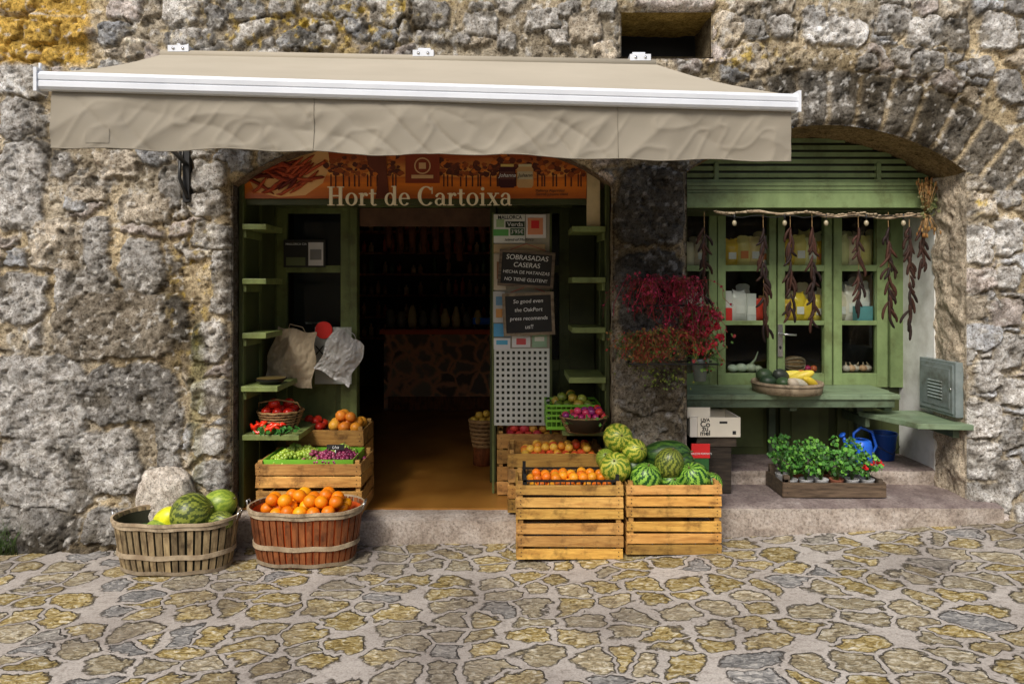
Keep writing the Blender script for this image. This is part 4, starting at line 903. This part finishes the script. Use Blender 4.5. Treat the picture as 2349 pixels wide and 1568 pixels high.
for a,b in ((1500,1572),(1623,1641),(1643,1661),(1760,1776),(1780,1796),(1886,1903),(1907,1926),(2006,2030),(2034,2068)):
    mb.box(ex(a,FY),ex(b,FY),FY-.035 if (a not in(1500,2034)) else FY-.05,FY+.02,wb,wt,'green_win',random.uniform(1.1,1.3))
for a,b in ((1572,1623),(1661,1760),(1796,1886),(1926,2006)):
    for z1,z0 in Zr: 
        lo,hi=min(z0,z1),max(z0,z1);mb.box(ex(a,FY),ex(b,FY),FY-.031,FY+.016,lo,hi,'green_win',random.uniform(1.1,1.3))
    mb.box(ex(a,FY),ex(b,FY),FY,FY+.004,ez(855,FY),ez(494,FY),'glass')
    mb.box(ex(a-10,FY),ex(b+10,FY),FY-.03,FY-.0,.39,wb,'green_dark',1.6);mb.box(ex(a+14,FY),ex(b-14,FY),FY-.04,FY-.03,.45,wb-.06,'green_dark',2.)
mb.box(ex(1500,FY),AR,FY-.0,FY+.02,.39,wb,'green_dark')
mb.box(ex(2068,FY),AR+.03,FY-.06,FY+.03,.39,wt,'green_win',.8)
mb.emit('green_shop_window',bld,.003)
mb=MB();hx=ex(1784,FY);hy=FY-.04;zz=ez(780,FY)
mb.box(hx-.018,hx+.018,hy-.006,hy+.004,zz-.12,zz+.12,'steel');mb.tube([(hx,hy,zz+.05),(hx,hy-.045,zz+.05),(hx+.1,hy-.05,zz+.045)],.009,'steel',1,8);mb.ell((hx,hy-.008,zz-.05),(.009,.004,.013),'black');mb.emit('door_handle')
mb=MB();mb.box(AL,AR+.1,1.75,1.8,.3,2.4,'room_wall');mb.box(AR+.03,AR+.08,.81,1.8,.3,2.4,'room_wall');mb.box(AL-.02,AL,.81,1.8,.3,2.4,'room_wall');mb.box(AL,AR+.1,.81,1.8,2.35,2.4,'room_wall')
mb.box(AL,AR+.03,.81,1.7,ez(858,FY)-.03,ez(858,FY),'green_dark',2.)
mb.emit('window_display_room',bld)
mb=MB();SH=[ez(610,.86),ez(738,.86)]
for z in SH: mb.box(AL,AR+.02,.80,1.15,z-.02,z,'green_dark',1.5)
mb.emit('window_shelf')
def pack(mb,u,w,h,base,t,y=.84,kind='bag',lab=None):
    k=(D0+y)/F;x=ex(u,y);W=w*k/2;H=h*k;z=base+.001
    if kind=='box':
        mb.box(x-W,x+W,y,y+.07,z,z+H,'paper',t)
        if lab: mb.box(x-W*.9,x+W*.9,y-.002,y,z+H*.25,z+H*.55,'paper',lab)
    else:
        def f(a,b):
            an=a*2*math.pi;q=1-abs(2*b-1)**3;wd=W*(.8+.2*q) if b<.85 else W*(.75+.5*(b-.85));th=.035*(q**.5)*(1 if b<.85 else .3)+.004
            return (x+wd*math.cos(an)*(1+.06*math.sin(b*17+u)),y+.04+th*math.sin(an),z+H*b*(1+.04*math.sin(an*2+u)))
        mb.grid(f,16,10,'fruit_gloss',t)
        if lab: mb.box(x-W*.5,x+W*.5,y-.001,y+.004,z+H*.25,z+H*.5,'paper',lab)
mb=MB()
Yl=(1.,.66,.08);Cr=(1.,.88,.6);Wh=(1.,1.,.96)
for u,w,h,t in ((1583,26,54,Cr),(1608,26,60,(.95,.8,.6)),(1680,34,62,Yl),(1708,34,68,(1.,.85,.3)),(1734,34,66,(1.,.8,.35)),(1754,22,56,Wh),(1812,32,62,Yl),(1838,34,70,(1.,.85,.25)),(1864,34,64,(1.,1.,.5)),(1882,24,56,Yl),(1936,34,72,(1.,1.,.5)),(1964,34,66,Cr),(1992,30,68,(1.,.9,.3))):
    pack(mb,u,w,h,SH[0],t,lab=random.choice([None,Wh,(.9,.3,.1)]))
    pack(mb,u+11,w,h+random.randint(0,16),SH[0],tuple(q*.85 for q in t),y=.97)
for u,w,h,t,kd in ((1583,26,60,Wh,'bag'),(1606,26,66,(.9,.9,.88),'bag'),(1669,18,70,(1,1,.97),'box'),(1672,14,32,(1.,.05,.04),'box'),(1698,38,72,Wh,'bag'),(1724,20,64,(.8,.82,.8),'box'),(1744,26,52,(.8,.08,.05),'bag'),(1812,32,52,Yl,'bag'),(1836,32,68,(1.,.75,.06),'bag'),(1858,32,50,(1.,.72,.06),'bag'),(1878,22,60,(1.,.8,.14),'bag'),(1932,30,68,(1.,.9,.7),'bag'),(1956,34,84,(1.,.95,.85),'bag'),(1984,36,36,(.15,.45,.5),'box'),(1985,32,90,(1.,.98,.92),'bag')):
    pack(mb,u,w,h,SH[1],t,y=.82 if kd=='box' and h<45 else .90,kind=kd,lab=Wh if h>55 else None)
    if kd=='bag': pack(mb,u+9,w,h+random.randint(4,20),SH[1],random.choice([Yl,Cr,Wh,(.8,.5,.2)]),y=1.02)
mb.emit('packaged_groceries')
wsz=ez(857,FY)
mb=MB()
for u,r in ((1680,.04),(1700,.045),(1722,.045),(1738,.035)):
    x=ex(u,.88);mb.ell((x,.88,wsz+r*.75),(r,r,r*.75),'fruit',(.85,1,.8))
mb.tube([(ex(1715,.88),.88,wsz+.04),(ex(1730,.88),.86,wsz+.10),(ex(1736,.88),.86,wsz+.16)],[.014,.008,.003],'fruit',(.5,.62,.45),8)
mb.emit('white_onions')
mb=MB();mb.ell((ex(1820,.92),.92,wsz+.06),(.085,.06,.06),'wicker')
for k in range(5): mb.tube([(ex(1820,.92)+.087*math.cos(a*.39),.92-.062*abs(math.sin(a*.39+.01)),wsz+.06+.06*math.sin(a*.39)*math.cos(k*.6)) for a in range(9)],.004,'pale_wood',1.3,5)
for u,t in ((1852,(.6,.03,.15)),(1866,(.8,.18,.06))): mb.ell((ex(u,.9),.9,wsz+.025),.026,'fruit_gloss',t)
mb.emit('string_net_gourd')
mb=MB()
for u in (1940,1952,1966,1980,1992): mb.ell((ex(u,.9),.88+random.uniform(0,.05),wsz+.028),(.03,.03,.026),'fruit',vt([(1,.9,.8),(.85,.55,.35)]));mb.tube([(ex(u,.9),.9,wsz+.05),(ex(u,.9)+random.uniform(-.02,.02),.9,wsz+.075)],[.01,.003],'fruit',(.6,.5,.35))
mb.emit('garlic_bulbs')

mb=MB();BZ=.916
mb.box(AL,2.63,.27,.46,BZ-.035,BZ,'bench_green');mb.box(AL,2.66,.463,.74,BZ-.035,BZ-.001,'bench_green',.93);mb.box(AL,2.60,.285,.31,BZ-.09,BZ-.036,'bench_green',.6)
for x in (AL+.05,1.9,2.55): mb.box(x,x+.05,.32,.74,BZ-.12,BZ-.037,'bench_green',.6);mb.box(x,x+.05,.70,.74,.4,BZ-.12,'bench_green',.45)
mb.emit('green_bench',None,.003)
mb=MB();z=.77
v=[(2.44,.46),(2.60,.02),(AR+.02,-.02),(AR-.01,.5)]
mb.add([(a,b,z) for a,b in v]+[(a,b,z-.035) for a,b in v],[(0,1,2,3),(7,6,5,4),(0,4,5,1),(1,5,6,2),(2,6,7,3),(3,7,4,0)],'bench_green',.9);mb.box(AR-.06,AR-.02,.06,.44,z-.1,z-.036,'bench_green',.5);mb.box(2.46,2.49,.4,.74,z-.1,z-.036,'bench_green',.5);mb.emit('corner_shelf',None,.003)
mb=MB();tx,ty=ex(1807,.38),.40
mb.lathe((tx,ty,BZ+.001),[(.225,0),(.232,.035),(.235,.075),(.222,.075),(.219,.012),(.0,.011)],'pale_wood',1.,40)
mb.tube([(tx+.237*math.cos(k*.157),ty+.237*math.sin(k*.157),BZ+.06) for k in range(41)],.004,'pale_wood',.7,5,False);mb.emit('round_wooden_tray')
mb=MB();z=BZ+.05
for dx,dy,r,t,rot in ((-.13,0,(.06,.05,.045),(.03,.06,.03),0),(-.05,-.06,(.05,.05,.04),(.05,.1,.04),0),(-.02,.05,(.07,.05,.05),(.04,.05,.04),.5),(.05,-.06,(.09,.03,.03),(.6,.6,.5),.2),(.10,.02,(.1,.035,.035),(.75,.62,.08),-.4),(.15,-.04,(.08,.03,.03),(.8,.62,.05),.5),(.04,.08,(.1,.03,.035),(.8,.7,.1),-.2),(-.12,.1,(.06,.05,.05),(.05,.09,.04),0),(.14,.09,(.05,.04,.04),(.65,.22,.04),0),(.0,-.11,(.05,.035,.035),(.6,.52,.4),.6)):
    mb.ell((tx+dx,ty+dy,z+.02+(.03 if dy>.0 else 0)),r,'fruit',t,16,10,rot=(0,rot,rot))
mb.emit('squashes')

# carob garland
GY_=.28
mb=MB();mb.tube([(ex(1640+k*25,GY_),GY_+.01*math.sin(k),ez(486+(5 if k>9 else 0)+3*math.sin(k*1.3)+k*.4,GY_)) for k in range(21)],[.009+.003*math.sin(k*2.1) for k in range(21)],'pale_wood',1.3,7)
for k in range(60):
    t=k/60;mb.ell((ex(1640+t*500,GY_)+.004*math.sin(k),GY_-.006,ez(486+3*math.sin(t*26)+t*8,GY_)+.004*math.cos(k*2)),(.016,.008,.007),'pale_wood',1.1,6,4)
for u,vb in ((1615,712),(1750,762),(1812,722),(1862,742),(1968,700),(2037,738),(2085,758),(2112,610)):
    x=ex(u,GY_);zt_=ez(490,GY_);zb_=ez(vb,GY_);mb.tube([(x,GY_,zt_+.01),(x+.004,GY_,(zt_+zb_)/2),(x,GY_,zb_+.06)],.0018,'wicker',1,4)
    n=int((zt_-zb_)/.052)
    for k in range(2,n+2):
        for s in range(random.choice([1,2,2])):
            z=zt_-k*(zt_-zb_-.05)/(n+1);a=random.uniform(-.9,.9);l=random.uniform(.09,.15);b=random.uniform(-.02,.02)
            dx=math.sin(a);dz=-abs(math.cos(a))
            mb.tube([(x+dx*l*t*.6+b*math.sin(math.pi*t),GY_-.012+.006*s,z+dz*l*t) for t in (0,.2,.45,.7,.9,1)],[.003,.0085,.010,.0095,.008,.003],'carob',vt([(.04,.018,.012),(.06,.024,.015),(.025,.014,.012)]),7)
mb.emit('hanging_carob_garland')
mb=MB()
for u in (1683,1798,1893,1985,2070):
    x=ex(u,GY_);z=ez(508,GY_);mb.tube([(x,GY_-.01,z+.05),(x,GY_-.01,z+.01)],.006,'black_iron');mb.ell((x,GY_-.01,z-.012),(.015,.015,.02),'fruit_gloss',(.40,.34,.22))
mb.tube([(ex(1660+k*20,GY_),GY_-.015,ez(494+6*math.sin(k*.85)**2,GY_)) for k in range(23)],.003,'black');mb.emit('bulb_string_lights')
mb=MB();x=ex(2118,GY_);
for k in range(90):
    a=random.gauss(0,.035);b=random.gauss(0,.03);top=random.random()<.7
    ze=ez(random.uniform(412,450),GY_) if top else ez(random.uniform(520,545),GY_)
    p=(x+a*(1 if top else .8),GY_-.03+b*.6,ze);mb.tube([(x+a*.15,GY_-.03,ez(490,GY_)),p],.0016,'wicker',1.2,4)
    mb.ell(p,(.006,.006,.016),'wicker',vt([(1.1,1.,.7),(.9,.8,.55),(.7,.5,.3)]),6,4)
    if not top or k%4==0: mb.leaf((x+a*.8,GY_-.04,ez(random.uniform(440,500),GY_)),.016,'leaf',(.14,.14,.05))
mb.emit('dried_flower_bunch')

mb=MB();y0,y1=.05,.44;z0,z1=ez(948,.2),ez(826,.2);x=AR-.05
mb.box(x,AR+.0,y0,y1,z0,z1,'grey_metal',1.1);mb.box(x-.008,x,y0+.02,y1-.02,z0+.02,z1-.02,'grey_metal',1.);mb.box(x-.012,x-.0075,y0+.05,y1-.05,z0+.05,z1-.05,'grey_metal',.9)
for k in range(6): mb.box(x-.018,x-.0115,y0+.12,y1-.12,z0+.10+k*.022,z0+.108+k*.022,'grey_metal',1.5,rot=(0,.5,0))
mb.ell((x-.014,y0+.035,(z0+z1)/2),(.004,.01,.01),'steel');mb.emit('electrical_cabinet',None,.002)

PZ=.290;px0,px1,py0,py1=1.74,2.40,.03,.33
mb=MB();crate(mb,px0,px1,py0,py1,PZ+.002,PZ+.10,1,'dark_wood');mb.box(px0+.012,px0+.05,py0+.012,py0+.045,PZ,PZ+.14,'dark_wood',1.3);mb.box(px0+.012,px0+.05,py1-.045,py1-.012,PZ,PZ+.15,'dark_wood',1.3);mb.emit('wooden_planter_tray',None,.002)
mb=MB()
for i in range(6):
    for j in range(2):
        x=px0+.08+i*.10;y=py0+.08+j*.14;mb.lathe((x,y,PZ+.014),[(.032,0),(.045,.085),(.047,.09),(.04,.09),(.038,.075),(0,.074)],'pot_white' if random.random()<.8 else 'terracotta',1.,16)
mb.emit('flower_pots')
mb=MB()
for i in range(6):
    for j in range(2):
        x=px0+.08+i*.10;y=py0+.08+j*.14;hh=random.uniform(.12,.28)
        for s in range(16):
            a=random.uniform(0,6.28);r=random.uniform(.01,.085);ex_=x+r*math.cos(a);ey=y+r*math.sin(a);zz=PZ+.11+hh*random.uniform(.2,1)*(1-r*3)
            mb.tube([(x,y,PZ+.08),((x+ex_)/2,(y+ey)/2,zz-.03),(ex_,ey,zz)],.0018,'leaf',(.1,.2,.04),4)
            for q in range(7): 
                mb.leaf((ex_+random.gauss(0,.016),ey+random.gauss(0,.016),zz+random.uniform(-.02,.015)),random.uniform(.009,.017),'leaf',vt([(.05,.19,.02),(.09,.28,.04),(.03,.10,.02),(.16,.40,.05)]))
for c in ((px1-.05,py0+.06),(px1-.12,py0+.02),(px1+.02,py0+.12)):
    for q in range(9): mb.leaf((c[0]+random.gauss(0,.01),c[1]+random.gauss(0,.01),PZ+.19+random.gauss(0,.01)),.011,'leaf',(.7,.01,.015))
mb.emit('geranium_seedlings')

PY=-.10
mb=MB()
pots=[(1470,800,.06),(1520,790,.06),(1560,660,.055),(1490,668,.055),(1605,845,.05)]
for u,v,r in pots: mb.lathe((ex(u,PY),PY,ez(v+28,PY)),[(r*.7,0),(r,.11),(r*1.1,.11),(r*1.1,.14),(r*.95,.14),(r*.9,.12),(0,.12)],'terracotta' if u<1600 else 'grey_metal',.8,20)
for z in (ez(700,PY),ez(832,PY)):
    for yy in (-.17,-.03): mb.tube([(ex(1440,PY),yy,z),(ex(1640,PY) if z<1.4 else ex(1590,PY),yy,z)],.005,'black_iron')
    mb.tube([(ex(1440,PY),-.17,z),(ex(1440,PY),-.0,z)],.005,'black_iron')
mb.emit('wall_flower_pots')
mb=MB()
CR=[(.50,.02,.07),(.68,.045,.13),(.30,.02,.05),(.38,.04,.03),(.14,.04,.03)]
for u,v,n,sp,ln,cols in ((1485,652,56,46,.22,CR),(1560,656,60,34,.28,CR),(1470,780,75,40,.15,[(.5,.06,.05),(.14,.2,.04),(.4,.18,.05)]),(1530,775,75,40,.16,[(.5,.06,.05),(.14,.2,.04),(.5,.28,.06)]),(1595,715,60,30,.22,CR+[(.12,.2,.04)])):
    for i in range(n):
        x=ex(u+random.gauss(0,sp*.5),PY);y=PY+random.uniform(-.08,.05);z=ez(v+random.uniform(-12,8),PY);dx=random.gauss(0,.06);l=ln*random.uniform(.3,1)
        up=random.uniform(.0,.05);pts=[(x,y,z),(x+dx*.5,y-.03,z+up),(x+dx,y-.05,z+up-.25*l),(x+dx*1.3+random.gauss(0,.02),y-.05,z-.65*l),(x+dx*1.4+random.gauss(0,.03),y-.045,z-l)]
        c=vt(cols,.3);mb.tube(pts,.0018,'leaf',c,3,False)
        for q in range(9):
            t=random.random()*3.99;k=int(t);p=Vector(pts[k]).lerp(Vector(pts[k+1]),t-k);mb.leaf(p+Vector([random.gauss(0,.009) for _ in range(3)]),random.uniform(.004,.011),'leaf',vt(cols,.45))
mb.emit('trailing_red_plant')
mb=MB()
for i in range(170):
    u=random.gauss(1612,20);v=random.uniform(705,850);x,z=ex(u,PY),ez(v,PY);y=PY+random.uniform(-.07,.07)
    if i%3==0: mb.tube([(ex(1605,PY),PY,ez(835,PY)),(x,y,z)],.0022,'leaf',(.15,.16,.05),4)
    for q in range(3): mb.leaf((x+random.gauss(0,.012),y,z+random.gauss(0,.012)),random.uniform(.008,.016),'leaf',vt([(.1,.2,.04),(.16,.28,.05),(.4,.05,.05)]))
for u,v in ((1625,712),(1608,738),(1640,748),(1630,790),(1645,772),(1590,765),(1600,800),(1618,760),(1640,725)):
    for q in range(18): mb.leaf((ex(u,PY)+random.gauss(0,.016),PY-.05+random.gauss(0,.012),ez(v,PY)+random.gauss(0,.014)),.013,'leaf',vt([(.8,.02,.05),(.9,.06,.10)]))
mb.emit('potted_geranium')
mb=MB()
for u,v in ((1480,835),(1540,860),(1510,870)):
    for i in range(50): mb.leaf((ex(u,0)+random.gauss(0,.07),-.07+random.uniform(-.02,.02),ez(v,0)+random.gauss(0,.035)),.008,'leaf',vt([(.26,.28,.04),(.14,.2,.03)]))
for i in range(120):
    x=-3.25+random.gauss(0,.06);a=random.gauss(0,.06);hgt=random.uniform(.08,.25);mb.tube([(x,-.08,gz(x)),(x+a*.5,-.1,gz(x)+hgt*.6),(x+a*1.3,-.13,gz(x)+hgt)],[.003,.002,.0006],'leaf',vt([(.06,.12,.03),(.1,.17,.04)]),3)
mb.emit('wall_weeds')

mb=MB();cy_=.10;c0,c1=ex(1600,cy_),ex(1698,cy_);cz0,cz1=ez(1000,cy_),ez(957,cy_)
T=(.82,.76,.63)
mb.box(c0,c1,cy_,cy_+.006,cz0,cz1,'paper',T);mb.box(c0,c1,cy_+.30,cy_+.306,cz0,cz1+.0,'paper',T);mb.box(c0,c0+.006,cy_+.0065,cy_+.2995,cz0,cz1+.0,'paper',(.7,.66,.57));mb.box(c1-.006,c1,cy_+.0065,cy_+.2995,cz0,cz1,'paper',(.7,.66,.57));mb.box(c0,c1,cy_,cy_+.306,cz0-.005,cz0-.0005,'paper',T)
mb.box(c0-.06,c0+.09,cy_+.03,cy_+.036,cz1-.01,cz1+.06,'paper',T)
mb.box(c0-.05,c0-.002,cy_+.0,cy_+.3,cz0-.005,cz1,'paper',(.72,.68,.6))
mb.box(ex(1650,cy_),ex(1668,cy_),cy_-.001,cy_,ez(971,cy_),ez(966,cy_),'ink');mb.box(ex(1680,cy_),ex(1688,cy_),cy_-.001,cy_,ez(996,cy_),ez(988,cy_),'ink')
ob=mb.emit('fruit_carton')
for l,s,v in (('UVA',.030,963),('Co',.052,973),('zu',.046,983),('mel',.046,993)): text(l,ex(1617,cy_),cy_-.002,ez(v,cy_),s,'t_ink',ob,bold=.0008)
mb=MB();mb.box(c0,c1-.02,cy_+.02,cy_+.3,.6,cz0-.006,'dark_wood',.6);mb.box(c0+.0,c1-.05,cy_+.03,cy_+.29,.292,.599,'dark_wood',.4);mb.emit('stacked_box')
mb=MB();y=.0;mb.box(ex(1586,y),ex(1628,y),y,y+.015,ez(1050,y),ez(1018,y),'paper',(.7,.02,.02));mb.box(ex(1582,y),ex(1626,y),y+.004,y+.10,ez(1095,y),ez(1051,y),'paper',(.03,.12,.03));ob=mb.emit('red_box')
text('DOLÇOS FORMATS',ex(1607,y),y-.002,ez(1040,y),.016,'t_white',ob)

sz=.396;y=.60
def bucket(cx,cy,r,h):
    mb=MB();mb.lathe((cx,cy,sz),[(r*.8,0),(r,h),(r*1.06,h),(r*1.06,h-.012),(r*.97,h-.012)],'blue_plastic',.7,28);mb.lathe((cx,cy,sz),[(0,.01),(r*.77,.01),(r*.96,h)],'blue_plastic',.3,28,False)
    mb.tube([(cx-r*1.05,cy,sz+h-.02),(cx-r*.8,cy-.08,sz+h-.09),(cx,cy-.12,sz+h-.13),(cx+r*.8,cy-.08,sz+h-.09),(cx+r*1.05,cy,sz+h-.02)],.003,'black_iron');return mb.emit('blue_bucket')
bucket(ex(2025,y+.02),y+.02,.092,.19)
cx,cy=ex(1974,.5),.5
mb=MB();mb.lathe((cx,cy,sz),[(.072,0),(.078,.02),(.075,.12),(.066,.16),(.045,.17),(.045,.16)],'blue_plastic',1.2,26)
mb.tube([(cx-.06,cy,sz+.05),(cx-.10,cy-.01,sz+.11),(cx-.13,cy-.01,sz+.19)],[.02,.014,.011],'blue_plastic',1.2,10);mb.ell((cx-.137,cy-.01,sz+.20),(.026,.026,.012),'blue_plastic',1.2,rot=(0,-.7,0))
mb.tube([(cx+.075,cy,sz+.05),(cx+.11,cy,sz+.12),(cx+.08,cy,sz+.22),(cx,cy,sz+.25),(cx-.05,cy,sz+.21),(cx-.05,cy,sz+.16)],.010,'blue_plastic',1.2,8);mb.emit('watering_can')

# ---------------------------------------------------------------- light & camera
w=bpy.data.worlds.new('World');S.world=w;w.use_nodes=True;nt=w.node_tree
sky=nt.nodes.new('ShaderNodeTexSky');sky.sky_type='NISHITA';sky.sun_disc=False
el=math.radians(46);az=math.radians(205)
sky.sun_elevation=el;sky.sun_rotation=az;sky.air_density=1.0;sky.dust_density=3.5;sky.ozone_density=.4
bg=nt.nodes['Background'];nt.links.new(sky.outputs[0],bg.inputs[0]);bg.inputs[1].default_value=.13
sd=bpy.data.lights.new('sun','SUN');sd.energy=3.3;sd.angle=math.radians(20);sd.color=(1,.955,.88);so=bpy.data.objects.new('sun',sd);S.collection.objects.link(so)
dirv=Vector((math.sin(az)*math.cos(el),math.cos(az)*math.cos(el),math.sin(el)));so.rotation_euler=dirv.to_track_quat('Z','Y').to_euler();so.location=dirv*20
cd=bpy.data.cameras.new('camera');cd.sensor_width=36;cd.lens=24.0;cd.shift_y=-128/2349;cd.clip_end=300;cd.clip_start=.05
co=bpy.data.objects.new('camera',cd);S.collection.objects.link(co);co.location=(0,-D0,1.65);co.rotation_euler=(math.pi/2,0,0);S.camera=co
S.view_settings.view_transform='Standard';S.view_settings.look='None';S.view_settings.exposure=0
